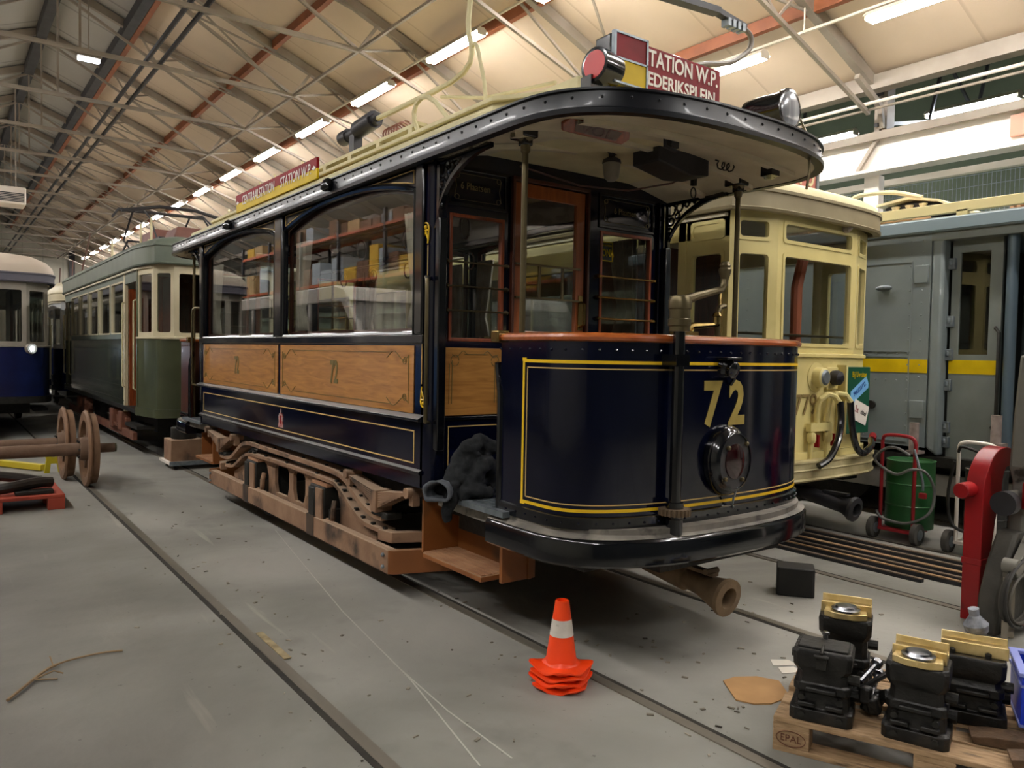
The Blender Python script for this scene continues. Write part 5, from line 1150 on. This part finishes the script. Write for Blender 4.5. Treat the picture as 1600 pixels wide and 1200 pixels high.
tag(MB().prism([(-.115,-.1),(.115,-.1),(.125,-.09),(.125,.09),(.115,.1),(-.115,.1),(-.125,.09),(-.125,-.09)], 'z', 0, .195).xf(T(4.86,3.18,0,0,0,-.95)).build('black_block', mat('black_rubber', '#151412', .6, 0, '#1f1d1a', 5), bevel=.012), 'black rectangular block standing alone on the floor by the tram coupler', 'block')
tag(MB().prism([(3.213,2.494),(3.083,2.315),(3.12,2.24),(3.19,2.193),(3.30,2.19),(3.356,2.216),(3.45,2.33),(3.40,2.43),(3.30,2.49)], 'z', .001, .007).build('cardboard_sheet', 'plybrown'), 'flat brown cardboard sheet lying on the floor left of the pallet', 'cardboard')
for P_, lb in (([(3.60,2.47),(3.72,2.40),(3.74,2.47),(3.66,2.53)], 'torn paper scrap by the rail beside the cardboard sheet'), ([(3.55,2.38),(3.66,2.33),(3.68,2.40),(3.6,2.44)], 'paper scrap nearest the black castings'), ([(5.96,3.24),(6.02,3.25),(6.01,3.31),(5.95,3.30)], 'small white paper scrap beside the floor strips')):
    tag(MB().prism(P_, 'z', .002, .004).build('paper_scrap', 'paper'), lb, 'paper')
st = MB().tube(smooth([(.253,4.208,.012),(.33,4.33,.014),(.40,4.45,.012),(.47,4.53,.014),(.56,4.58,.012),(.70,4.60,.01),(.80,4.58,.008)]), [.008]*20+[.005]*17, 6).tube([(.37,4.40,.013),(.46,4.42,.03),(.50,4.41,.012)], .004, 5).tube([(.37,4.40,.013),(.47,4.36,.008)], .004, 5).tube([(.47,4.53,.014),(.46,4.58,.05)], .004, 5)
tag(st.build('twig', mat('dry_twig', '#8b7355', .8)), 'dry twig lying on the dark floor at the lower left', 'twig')
db = MB(); rnd = random.Random(11)
for i in range(150):
    x, y = rnd.choice([(rnd.gauss(1.5,.25), rnd.uniform(2.6,9)), (rnd.gauss(2.72,.18), rnd.uniform(2,4.6)), (rnd.uniform(2.9,5), rnd.uniform(2.2,3.6)), (rnd.uniform(1.2,2.4), rnd.uniform(3,10))])
    db.obox((x,y,.004), (rnd.uniform(.006,.035), rnd.uniform(.004,.016), .005), (0,0,rnd.uniform(0,6)))
tag(db.build('floor_litter', mat('litter', '#3b352c', .9, 0, '#b4aa98', 3)), 'scattered crumbs and splinters along the rails on the floor', 'litter', kind='stuff')
# strips lying along the track under the yellow tram
BL = ['nearest metal strip on the floor, its end in view before the yellow tram', 'second floor strip from the black block', 'third floor strip from the black block', 'tan topped floor strip in the middle of the strips', 'dark floor strip next to the far pair', 'floor strip closest to the green drum']
for i, (x, y0, y1, w, h, m) in enumerate([(5.90,2.80,4.6,.05,.03,0),(6.05,2.1,4.7,.045,.04,1),(6.20,2.0,4.8,.05,.03,0),(6.34,2.0,5.0,.06,.035,1),(6.50,2.0,5.0,.045,.04,0),(6.66,2.0,5.1,.05,.04,1)]):
    t = thing('floor_strip', BL[i], 'strip', (x, y0, 0), 0, 'strips lying on the floor')
    MB().box(-w/2, w/2, 0, y1-y0, 0, h*.8).build('strip_body', 'dark_steel', t); MB().box(-w/2+.004, w/2-.004, .002, y1-y0, h*.8, h).build('strip_face', (mat('dusty_strip', '#6b5c4b', .8), mat('tan_strip', '#9a7c58', .8))[m if i in (1, 3) else 0], t)
# euro pallet with bearing castings
pa = thing('euro_pallet', 'weathered wooden pallet stamped EPAL under the black castings', 'pallet', (2.832, 1.935, 0), radians(-66))
for i, y in enumerate((.0, .165, .35, .535, .655)): MB().box(0, 1.2, y, y+(.145 if i in (0, 2) else .10) if y < .6 else .8, .122, .144).build('deck_board', 'paleply', pa, bevel=.003)
for x in (0, .5275, 1.055):
    MB().box(x, x+.145, 0, .8, .10, .122).build('cross_board', 'paleply', pa, bevel=.002)
    for y in (0, .35, .70): MB().box(x, x+.145, y, y+.1, .022, .10).build('block', 'paleply', pa, bevel=.004)
for y in (0, .35, .70): MB().box(0, 1.2, y, y+.1, 0, .022).build('base_board', 'paleply', pa, bevel=.002)
em = MB().tube([(.0725+.058*cos(2*pi*k/28), -.002, .062+.032*sin(2*pi*k/28)) for k in range(28)], .002, 4, closed=True)
em.merge(text_mb('EPAL', .042, .001, .95).xf(T(.0725,-.002,.062))); em.build('stamp', mat('burnt_stamp', '#6b4330', .9), pa)
def casting(label, loc, rz, brass, sc=1.0, h=.31, lid=False):
    t = thing('axle_bearing_casting', label, 'casting', (loc[0], loc[1], .144), rz, 'bearing castings on the pallet'); s = sc
    b = MB()
    def ring(hx, hy, z, c=.02): return [(-hx+c,-hy,z),(hx-c,-hy,z),(hx,-hy+c,z),(hx,hy-c,z),(hx-c,hy,z),(-hx+c,hy,z),(-hx,hy-c,z),(-hx,-hy+c,z)]
    L_ = [(.125,.10,0),(.125,.10,.05),(.108,.088,.06),(.105,.085,.12),(.112,.09,.125),(.112,.09,.155),(.10,.082,.165),(.098,.08,h-.10),(.115,.095,h-.07),(.118,.098,h-.015),(.112,.092,h)]
    V = [p for hx, hy, z in L_ for p in ring(hx*s, hy*s, z)]
    F = [(i*8+j, i*8+(j+1) % 8, (i+1)*8+(j+1) % 8, (i+1)*8+j) for i in range(len(L_)-1) for j in range(8)]+[tuple(range(8))[::-1], tuple((len(L_)-1)*8+j for j in range(8))]
    b.add(V, F); b.build('casting_body', 'grease', t, bevel=.006)
    r_ = MB().box(-.06*s, .06*s, -.115*s, -.09*s, .13, .15).box(-.09*s, -.02*s, -.112*s, -.08*s, .065, .085).box(.02*s, .09*s, -.112*s, -.08*s, .065, .085); r_.build('rib', 'grease', t, bevel=.006)
    for x in (-.075, .075):
        for z in (.03, .105): MB().cyl((x*s, -.112*s, z), (x*s, -.085*s, z), .013, 10).build('bolt_boss', 'blackm', t)
    MB().cyl((.10*s, -.02, h-.12), (.145*s, -.02, h-.12), .022, 10).build('side_lug', 'grease', t); MB().cyl((.10*s, .05, .09), (.14*s, .05, .09), .026, 10).build('side_lug', 'grease', t)
    if lid:
        MB().box(-.10*s, .10*s, -.07*s, .07*s, h, h+.008).build('lid', 'blackm', t, bevel=.004)
        MB().lathe([(.008,0),(.008,.02),(.014,.024),(.014,.034),(.006,.036)], (.0,.055*s,h+.006), (0,0,1), 10).build('grease_nipple', 'machst', t)
        MB().box(-.02,.02,-.118*s,-.085*s,h-.07,h-.01).cyl((-.03,-.125*s,h-.012),(.03,-.125*s,h-.012),.008,8).bar((0,-.12*s,h),(0,-.05*s,h+.012),.012).build('hinge', 'blackm', t, bevel=.003)
        MB().cyl((-.13*s,-.0,h-.05),(-.11*s,0,h-.05),.018,10).build('plug', 'blackm', t)
    else:
        BT = brass > 1.05
        g = MB().prism([(-.055,0),(.055,0),(.055,.058),(.045,.06),(.038,.035),(.02,.022),(-.012,.022),(-.028,.032),(-.036,.048),(-.055,.05)], 'x', -.112*s*brass, .112*s*brass); g.xf(T(0,-.0 if BT else .035,h))
        g.build('brass_bearing', 'machined', t, bevel=.003)
        if not BT: MB().prism([(-.09,-.035),(-.04,-.06),(.04,-.06),(.09,-.035),(.085,.03),(-.085,.03)], 'z', 0, .028).xf(T(0,-.045,h)).build('brass_flange', 'machined', t, bevel=.003)
        if not BT: MB().lathe([(.06,0),(.062,.008),(.05,.012),(.045,.02),(.03,.022)], (0,-.05*s,h+.03), (0,0,1), 24).build('seal_ring', 'machst', t)
        for x in (-.08,.05): MB().lathe([(.012,0),(.012,.018),(.006,.022)], (x*s,-.06*s,h), (0,0,1), 8).build('bolt_head', 'blackm', t)
    return t
casting('black greasy casting with a closed flat lid at the pallet corner', (3.01,1.82), radians(-64), 0, .98, .30, True)
casting('black casting with a brass top at the front middle of the pallet', (3.165,1.50), radians(-70), .9, .97, .31)
casting('black casting with brass bearing standing behind the lidded one', (3.36,1.93), radians(-62), 1.0, .95, .34)
casting('black casting with the widest brass bearing beside the blue crate', (3.53,1.45), radians(-66), 1.1, 1.0, .28)
pi_ = thing('lever_pile', 'pile of oily levers and bolts lying between the black castings', 'scrap parts', (3.22,1.72,.146))
for i, (a, b) in enumerate((((-.06,.02,.1),(.12,-.04,.17)),((-.08,-.03,.06),(.1,.03,.13)),((-.04,.06,.04),(.09,-.08,.1)),((-.1,.0,.15),(.05,.01,.19)))): MB().cyl(a, b, .012, 8).lathe([(.012,-.012),(.024,-.01),(.024,.012),(.012,.014)], b, (Vector(b)-Vector(a)), 10).build('lever', 'machst' if i % 2 else 'grease', pi_)
for i in range(7): MB().obox((rnd.uniform(-.1,.1), rnd.uniform(-.08,.08), .03+.012*i), (.07,.05,.05), (rnd.uniform(0,3),rnd.uniform(0,3),rnd.uniform(0,3))).build('lump', 'grease', pi_, bevel=.01)
tag(MB().lathe([(.03,0),(.045,.02),(.05,.05),(.03,.075),(.02,.09),(.022,.12)], (3.62,1.475,.47), (-.2,.1,1), 14).build('rubber_fitting', mat('grey_rubber_lump', '#5d5f66', .6, 0, '#8d9097', 30)), 'grey lumpy fitting resting on the brass bearing by the red machine', 'fitting')
bc = thing('blue_crate', 'blue plastic crate with pale rim at the right photo edge', 'crate', (3.49,1.25,.19), radians(-62))
cr = MB().prism([(0,0),(.40,0),(.40,.30),(0,.30)], 'z', .0, .215, [[(.015,.015),(.385,.015),(.385,.285),(.015,.285)]]).box(0,.4,0,.3,0,.012); cr.build('crate_wall', 'crate', bc)
MB().prism([(-.012,-.012),(.412,-.012),(.412,.312),(-.012,.312)], 'z', .205, .222, [[(.02,.02),(.38,.02),(.38,.28),(.02,.28)]]).build('rim', 'cratel', bc, bevel=.003)
rm = MB()
for z in (.16, .0): rm.box(-.006,.406,-.006,.0,z,z+.01).box(-.006,.0,-.006,.306,z,z+.01)
rm.build('ridge', 'cratel', bc)
for i in range(5): tag(MB().cyl((3.55+.06*(i % 3),1.25-.05*(i//2),.20),(3.60+.05*(i % 3),1.22-.05*(i//2),.33),.02,8).build('metal_part', 'machst'), 'grey metal pieces heaped in the blue crate', 'metal part', 'pieces inside the blue crate')
for i, (x, y, z) in enumerate(((3.40,1.22,.146),(3.33,1.05,.146))):
    b = MB().prism([(-.16,0),(.16,0),(.17,.028),(.10,.04),(0,.044),(-.10,.04),(-.17,.028)], 'y', -.05, .05).xf(T(x,y,z,0,0,radians(-60))); o = b.build('brake_block', mat('rusty_brown_block', '#6b5138', .85, 0, '#4b3826', 12, bump=.4), bevel=.004)
    tag(o, ('rusty brown brake block on the pallet in front of the crate', 'rusty brown brake block nearest the lower right photo corner')[i], 'brake block', 'rusty brake blocks')
# red belt guard machine
gm = thing('grinding_machine', 'grey workshop machine with a tall red belt guard at the right edge', 'machine', (5.3, 2.1, 0))
gp = [(.0,.0),(.05,.0),(.10,.25),(.15,.45),(.19,.62),(.22,.70)]+arc(.47,.83,.20,-2.3,-3.9,10)+[(.40,.98),(.46,.96),(.58,1.03)]+arc(.30,.80,.30,.62,pi,14)
MB().prism(gp, 'y', .06, .17).build('belt_guard', 'red', gm, bevel=.006)
MB().cyl((-.13,.14,.84),(0,.14,.84),.05,14).build('guard_knob', 'red', gm, bevel=.008)
MB().box(-.005,.11,.055,.175,.36,.40).build('guard_strap', 'red', gm, bevel=.004)
GM = mat('mottled_machine_grey', '#7d7a70', .6, 0, '#6b685f', 3, dirt=('#35322b', 6, .62, .68))
MB().prism([(-.20,0),(1.4,0),(1.4,.60),(.05,.60),(-.08,.42),(-.18,.22)], 'y', -.12, .0).build('machine_base', mat('grimy_base', '#37342e', .7, 0, '#4d4a42', 6, bump=.2), gm, bevel=.02)
MB().prism([(.14,.55),(1.4,.55),(1.4,1.7),(.24,1.7),(.18,1.35),(.14,1.0),(.20,.9),(.17,.75)], 'y', -.12, -.02).build('column', GM, gm, bevel=.02)
MB().cyl((.02,-.06,.80),(.5,-.06,.80),.05,20).build('spindle', GM, gm); MB().cyl((-.02,-.06,.78),(.06,-.06,.78),.075,20).build('spindle_collar', 'dark_steel', gm)
MB().box(.08,.5,-.18,-.12,.74,.92).build('red_cover', 'red', gm, bevel=.02)
MB().obox((.02,-.16,.46),(.30,.05,.08),(0,-.7,0)).build('brace', GM, gm, bevel=.006); MB().box(-.14,.9,-.15,-.12,.36,.41).build('flat_bar', mat('grimy_wood', '#6b655a', .8), gm, bevel=.004); MB().cyl((-.12,-.2,.43),(-.12,-.12,.43),.045,14).build('cable_hook', GM, gm)
for i, (r, dx, dz) in enumerate(((.22,.02,0),(.25,.04,.01),(.20,.06,-.02),(.28,.05,.02))):
    tag(MB().tube([(5.3-.04+dx+r*1.05*cos(2*pi*k/40), 1.945-.014*i, .235+dz+r*.75*sin(2*pi*k/40)) for k in range(40)], .011, 6, closed=True).build('cable_coil', mat('cable_%d' % i, ('#4a463f','#3b3934','#59544b','#2e2c29')[i], .6)), ('innermost', 'second', 'smallest', 'outermost')[i]+' loop of grey cable hanging on the workshop machine', 'cable', 'cable loops on the machine')
for i, x in enumerate((-.13,-.05)): MB().bar((x-.07,-.17,.0),(x,-.14,.36),.035,.03).build('wooden_prop', mat('grey_wood', '#8d8474', .85), gm)
# drum trolleys
def drum_cart(label, loc, frame, drum, drumr):
    t = thing('drum_trolley', label, 'trolley', loc, 0, 'trolleys by the grey tram'); y = .15
    fr = MB().tube(smooth([(0,-y,.10),(0,-y,.80),(0,-y,.91),(-.02,-y+.05,.965),(-.02,y-.05,.965),(0,y,.91),(0,y,.80),(0,y,.10)], 5), .016, 10); fr.build('frame', frame, t)
    MB().box(-.02,.26,-.16,.16,.085,.11).cyl((-.0,-.2,.10),(0,.2,.10),.014,8).build('foot_plate', frame, t)
    for s in (-1, 1):
        w = MB().lathe([(.04,-.028),(.075,-.03),(.098,-.022),(.10,0),(.098,.022),(.075,.03),(.04,.028)], (-.02,s*.2,.10), (0,1,0), 24).build('wheel', mat('worn_tyre', '#4b4842', .8, 0, '#3a3833', 9), t); MB().lathe([(.01,-.034),(.05,-.031),(.05,.031),(.01,.034)], (-.02,s*.2,.10), (0,1,0), 18).build('hub', 'galv', w)
    d = MB().lathe([(.0,0),(drumr,0),(drumr,.20),(drumr+.008,.207),(drumr,.215),(drumr,.40),(drumr+.008,.407),(drumr,.415),(drumr,.61),(drumr+.006,.62),(drumr-.01,.625),(drumr-.015,.605),(0,.605)], (.03+drumr,0,.112), (0,0,1), 40)
    d.build('drum', drum, t); return t
DG = mat('drum_green', '#2c6634', .4, 0, '#25562c', 3, dirt=('#3d6b42', 5, .62, .75))
dc = drum_cart('red tubular hand trolley carrying a green steel drum with a grey hose', (7.05, 3.60, 0), 'redl', DG, .205)
MB().tube(smooth([(-.03,-.12,.80),(-.05,.0,.86),(-.04,.12,.83),(-.03,.2,.72),(-.05,.0,.62),(-.05,-.15,.68),(0,-.25,.66),(.1,-.28,.5),(.05,-.27,.3),(-.04,-.12,.19),(-.05,.1,.2),(-.03,.17,.26)], 8), .013, 8).build('hose', mat('grey_hose', '#6a6a66', .55), dc)
MB().tube(smooth([(-.02,-.15,.86),(-.03,-.20,.72),(-.02,-.235,.58),(-.02,-.24,.50)], 6), .012, 8).build('filler_hose', 'galv', dc); MB().box(-.04,.0,-.27,-.21,.43,.48).build('nozzle', 'redl', dc, bevel=.006)
d2_ = drum_cart('hand trolley with a bent white handle behind the red guard', (7.05, 2.93, 0), 'white', mat('dark_drum', '#2b2a27', .6), .16)
MB().tube(smooth([(-.03,.14,.88),(-.06,.1,.93),(-.05,-.02,.90),(-.03,-.1,.84)], 6), .013, 8).tube(smooth([(-.05,.16,.8),(-.06,.2,.5),(-.06,.15,.25),(-.05,-.05,.2)], 6), .014, 8).build('hose', 'blackm', d2_)
# loose wheelsets on the left track
def wheelset(label, loc):
    t = thing('wheelset', label, 'wheelset', loc, 0, 'loose wheelsets on the left track'); DU = mat('dusty_rust', '#7b6250', .85, 0, '#69513f', 5, bump=.15)
    MB().lathe([(.055,-.98),(.055,-.84),(.075,-.82),(.078,-.7),(.072,-.5),(.072,.5),(.078,.7),(.075,.82),(.055,.84),(.055,1.02)], (0,0,.43), (1,0,0), 20).build('axle', DU, t)
    for s in (-1, 1):
        w = MB().lathe([(.335,-.05),(.37,-.055),(.43,-.055),(.455,-.035),(.45,-.02),(.415,-.012),(.41,.06),(.37,.06),(.335,.05),(.335,-.05)], (s*.75,0,.43), (s,0,0), 40); w.f = w.f[:-2]
        w = w.build('tyre', mat('tyre_rust', '#8a6a50', .7, .1, '#765840', 6), t)
        MB().lathe([(.072,-.10),(.13,-.10),(.14,-.05),(.13,.05),(.10,.08),(.072,.08)], (s*.75,0,.43), (s,0,0), 24).build('hub', DU, w)
        sp = MB()
        for k in range(6):
            a = 2*pi*k/6+.3; sp.bar((s*.75,.12*cos(a),.43+.12*sin(a)),(s*.75,.34*cos(a),.43+.34*sin(a)),.075,.035,(1,0,0))
        sp.build('spokes', DU, w)
        bo = MB()
        for k in range(6):
            a = 2*pi*k/6; bo.cyl((s*.75-.12,.10*cos(a),.43+.10*sin(a)),(s*.75-.09,.10*cos(a),.43+.10*sin(a)),.014,8)
        bo.build('hub_bolts', 'blackm', w)
    MB().cyl((.86,0,.43),(1.04,0,.43),.052,16).build('journal', mat('olive_grease', '#4b4a30', .5), t)
    return t
wheelset('dusty spoked tram wheelset nearest the camera on the left track', (.69, 10.3, .012)); wheelset('second dusty spoked wheelset standing behind the nearest one', (.54, 11.0, .012))
rp_ = thing('red_pallet', 'red orange pallet loaded with black brake parts at the left edge', 'pallet', (-.16, 8.97, 0))
RPM = mat('red_orange_paint', '#a8432c', .6, 0, '#8f3523', 4)
MB().box(0,1.2,0,.85,.115,.15).build('deck', RPM, rp_, bevel=.006)
for x in (0,.52,1.05):
    for y in (0,.36,.72): MB().box(x,x+.15,y,y+.13,0,.115).build('foot', RPM, rp_, bevel=.004)
BK = mat('black_shiny_part', '#17140f', .4, 0, '#2a211a', 8)
for i, (pts, r, lb) in enumerate(((((.2,9.3,.20),(.5,9.15,.22),(.8,9.2,.25),(.95,9.25,.24)), .055, 'long black curved iron beam in front on the red pallet'), (((.15,9.55,.27),(.4,9.5,.31),(.7,9.45,.27),(.9,9.4,.22)), .05, 'black curved iron beam behind on the red pallet'))):
    tag(MB().tube(smooth([tuple(p) for p in pts]), r, 10).build('iron_beam', BK), lb, 'iron beam', 'iron beams on the red pallet')
tag(MB().box(.62,.95,9.05,9.2,.152,.19).build('flat_plate', 'blackm', bevel=.006), 'small flat black plate on the corner of the red pallet', 'plate')
tag(MB().cyl((.62,9.62,.21),(.9,9.60,.21),.055,14).build('grey_roller', mat('grey_green_roller', '#6f6d5c', .6)), 'grey roller lying at the back of the red pallet', 'roller')
tag(MB().bar((.35,13.1,.05),(1.12,11.78,.05),.08,.08).build('yellow_beam', mat('yellow_black_beam', '#c9b22a', .5), bevel=.006), 'yellow beam lying on the floor behind the wheelset axles', 'beam')
ys = thing('yellow_stand', 'yellow steel stand below the wheelset axles', 'stand', (1.22, 11.62, 0)); YS = mat('stand_yellow', '#c2b01f', .5)
MB().prism([(-.11,0),(-.05,0),(-.035,.12),(.035,.12),(.05,0),(.11,0),(.085,.17),(.11,.33),(-.11,.33),(-.085,.17)], 'y', -.04, .04, [[(-.025,.20),(.025,.20),(.025,.29),(-.025,.29)]]).build('stand_body', YS, ys, bevel=.004); MB().box(-.12,.12,-.07,.07,.33,.35).build('top_plate', YS, ys, bevel=.004)
# dolly with a box and a black weight behind the tram's far platform
dl_ = thing('low_dolly', 'low white edged dolly on the floor behind the dark blue tram', 'dolly', (2.95, 11.35, 0)); MB().box(-.45,.45,-.3,.3,.07,.11).build('deck', 'white', dl_, bevel=.006)
for x in (-.35,.35):
    for y in (-.22,.22): MB().cyl((x,y-.02,.036),(x,y+.02,.036),.035,12).build('castor', 'blackm', dl_)
MB().box(-.45,.45,-.31,-.295,.06,.115).build('rim', 'galv', dl_)
tag(MB().box(2.53,2.95,11.1,11.5,.112,.40).build('tan_box', 'tan', bevel=.008), 'tan wooden box standing on the low dolly', 'box'); tag(MB().lathe([(.16,0),(.165,.02),(.165,.15),(.15,.16)], (2.74,11.3,.402), (0,0,1), 24).build('black_weight', 'blackm', bevel=.004), 'round black weight on the tan box behind the tram', 'weight')
tag(MB().box(2.75,3.05,10.30,10.55,.795,1.02).build('grey_box', mat('blue_grey_box', '#79828c', .5), bevel=.01), 'blue grey box standing on the far platform of the dark blue tram', 'box')
# fleece jacket, blue crate and tin on the near platform step
def lump(path, rad, seed, n=14):
    q = MB(); P = smooth(path, 6); k = len(P); rr = [rad[min(int(i*(len(rad)-1)/(k-1)), len(rad)-2)]*(1-((i*(len(rad)-1)/(k-1)) % 1))+rad[min(int(i*(len(rad)-1)/(k-1))+1, len(rad)-1)]*((i*(len(rad)-1)/(k-1)) % 1) for i in range(k)]
    return q.tube(P, rr, n)
ja = thing('fleece_jacket', 'dark grey fleece jacket heaped on the entrance step of the dark blue tram', 'jacket', (2.5, 3.85, .81))
def cloth(mb, name, m, vox=.016, st=.035):
    o = mb.build(name, m, ja); r = o.modifiers.new('weld', 'REMESH'); r.mode = 'VOXEL'; r.voxel_size = vox; r.use_smooth_shade = True
    s_ = o.modifiers.new('soft', 'SMOOTH'); s_.iterations = 3; tx = bpy.data.textures.new('folds', 'CLOUDS'); tx.noise_scale = .06; d = o.modifiers.new('folds', 'DISPLACE'); d.texture = tx; d.strength = st; d.mid_level = .5
    t3 = bpy.data.textures.new('big_folds', 'CLOUDS'); t3.noise_scale = .12; d = o.modifiers.new('big_folds', 'DISPLACE'); d.texture = t3; d.strength = .045
    return o
FL = mat('dark_fleece', '#2f3031', .95, 0, '#252627', 30, bump=.15, bscale=90, spec=.1); FG = mat('grey_fleece', '#62656a', .95, 0, '#55585d', 30, bump=.15, bscale=90, spec=.1)
jb = lump([(-.13,.0,.02),(-.04,.02,.12),(.02,.02,.21),(.06,0,.27)], [.055,.075,.065,.05], 1).merge(lump([(-.02,-.06,.03),(.05,-.06,.13),(.12,-.05,.19),(.19,-.02,.15),(.2,.0,.06)], [.045,.05,.045,.045,.04], 2))
jb.merge(lump([(.0,.0,.25),(.05,-.02,.305),(.12,-.01,.315),(.165,.01,.25),(.15,.02,.12)], [.04,.042,.04,.042,.045], 3)).merge(lump([(.13,0,.285),(.21,-.02,.275),(.30,-.04,.22)], [.035,.04,.035], 4)).ball((.07,.06,.07), .12, 14, 10, (1,1,.9)).ball((.06,.03,.17), .085, 14, 10)
jb.merge(lump([(-.09,-.02,.07),(-.125,-.05,-.02),(-.14,-.055,-.08),(-.135,-.055,-.14)], [.04,.038,.035,.03], 5)).merge(lump([(-.07,-.08,.02),(.03,-.10,.035),(.13,-.08,.02),(.2,-.04,.02)], [.03,.035,.034,.025], 6)).merge(lump([(-.05,-.05,.12),(.03,-.075,.07),(.10,-.08,.09)], [.025,.028,.02], 7))
cloth(jb, 'jacket_body', FL, .010, .022)
cf = MB(); hp_ = smooth([(-.08,.03,.03),(-.13,.01,.04),(-.18,-.03,.045),(-.225,-.07,.04)], 5)
cf.tube(hp_, [.05+.035*(i/(len(hp_)-1))**.7 for i in range(len(hp_))], 24, caps=False); cf.v = [(x, y, max(-.008, .04+(z-.04)*(.95+.12*sin(9*x+7*y)))) for x, y, z in cf.v]
o = cf.build('jacket_hood', FG, ja); md = o.modifiers.new('cloth', 'SOLIDIFY'); md.thickness = .016; md = o.modifiers.new('fine', 'SUBSURF'); md.levels = md.render_levels = 1
tx = bpy.data.textures.new('hood_folds', 'CLOUDS'); tx.noise_scale = .07; md = o.modifiers.new('folds', 'DISPLACE'); md.texture = tx; md.strength = .03
bk_ = thing('tool_crate', 'small blue plastic crate on the near platform beside the jacket', 'crate', (2.86, 3.72, .81), .15)
MB().prism([(-.12,-.10),(.12,-.10),(.12,.10),(-.12,.10)], 'z', 0, .15, [[(-.11,-.09),(.11,-.09),(.11,.09),(-.11,.09)]]).box(-.12,.12,-.1,.1,0,.01).build('crate_wall', 'crate', bk_); MB().prism([(-.128,-.108),(.128,-.108),(.128,.108),(-.128,.108)], 'z', .135, .15, [[(-.11,-.09),(.11,-.09),(.11,.09),(-.11,.09)]]).box(-.126,.126,-.106,.106,.105,.115).build('rim', mat('crate_rim_blue', '#4a63d8', .4), bk_)
tag(MB().lathe([(.05,0),(.05,.09),(.053,.095),(.053,.105),(.045,.107)], (2.88,3.76,.825), (0,0,1), 20).build('brown_tin', mat('tin_brown', '#7b5f3a', .5)), 'brown tin standing in the small blue crate on the platform', 'tin')
# overhead bar and drooping lead near the ceiling
hc = thing('overhead_lead', 'dark overhead bar ending in a drooping grey lead near the right ceiling', 'cable', (4.1, 3.4, 3.9))
MB().bar((-1.4,0,-.1),(.02,0,.0),.07,.04).bar((.02,0,0),(.30,0,-.03),.05,.035).build('overhead_bar', 'dark_steel', hc)
g = MB()
for k in range(4): g.box(.10+.05*k,.13+.05*k,-.03,.03,-.07,-.02)
g.build('clamp', 'galv', hc); MB().tube(smooth([(.28,0,-.03),(.36,0,-.06),(.38,0,-.11),(.34,0,-.18),(.17,0,-.29),(-.08,0,-.36),(-.2,0,-.40)]), .018, 8).build('lead', mat('grey_lead', '#85796c', .5), hc)
MB().bar((-.6,0,-.02),(-.6,0,2.9),.02).build('hanger', 'steel_beam', hc)
tag(MB().box(1.472,1.512,3.98,4.44,.0065,.012).build('rail_shim', mat('pale_shim', '#b5a27c', .7, 0, '#8b7a5a', 14), bevel=.001), 'pale worn plate lying on the rail beside the open floor lane', 'plate')
for pts, lb in ((((2.482,6.96),(2.059,4.55),(1.913,3.415),(1.737,2.52)), 'longer faint chalk line running beside the dark blue tram'), (((1.93,3.55),(1.884,3.0),(1.878,2.495)), 'shorter faint chalk line near the lower photo edge')):
    m = MB()
    for a, b in zip(pts, pts[1:]): m.bar((*a, .0012), (*b, .0012), .007, .0012)
    tag(m.build('chalk_line', mat('chalk', '#b3afa5', .9)), lb, 'line')
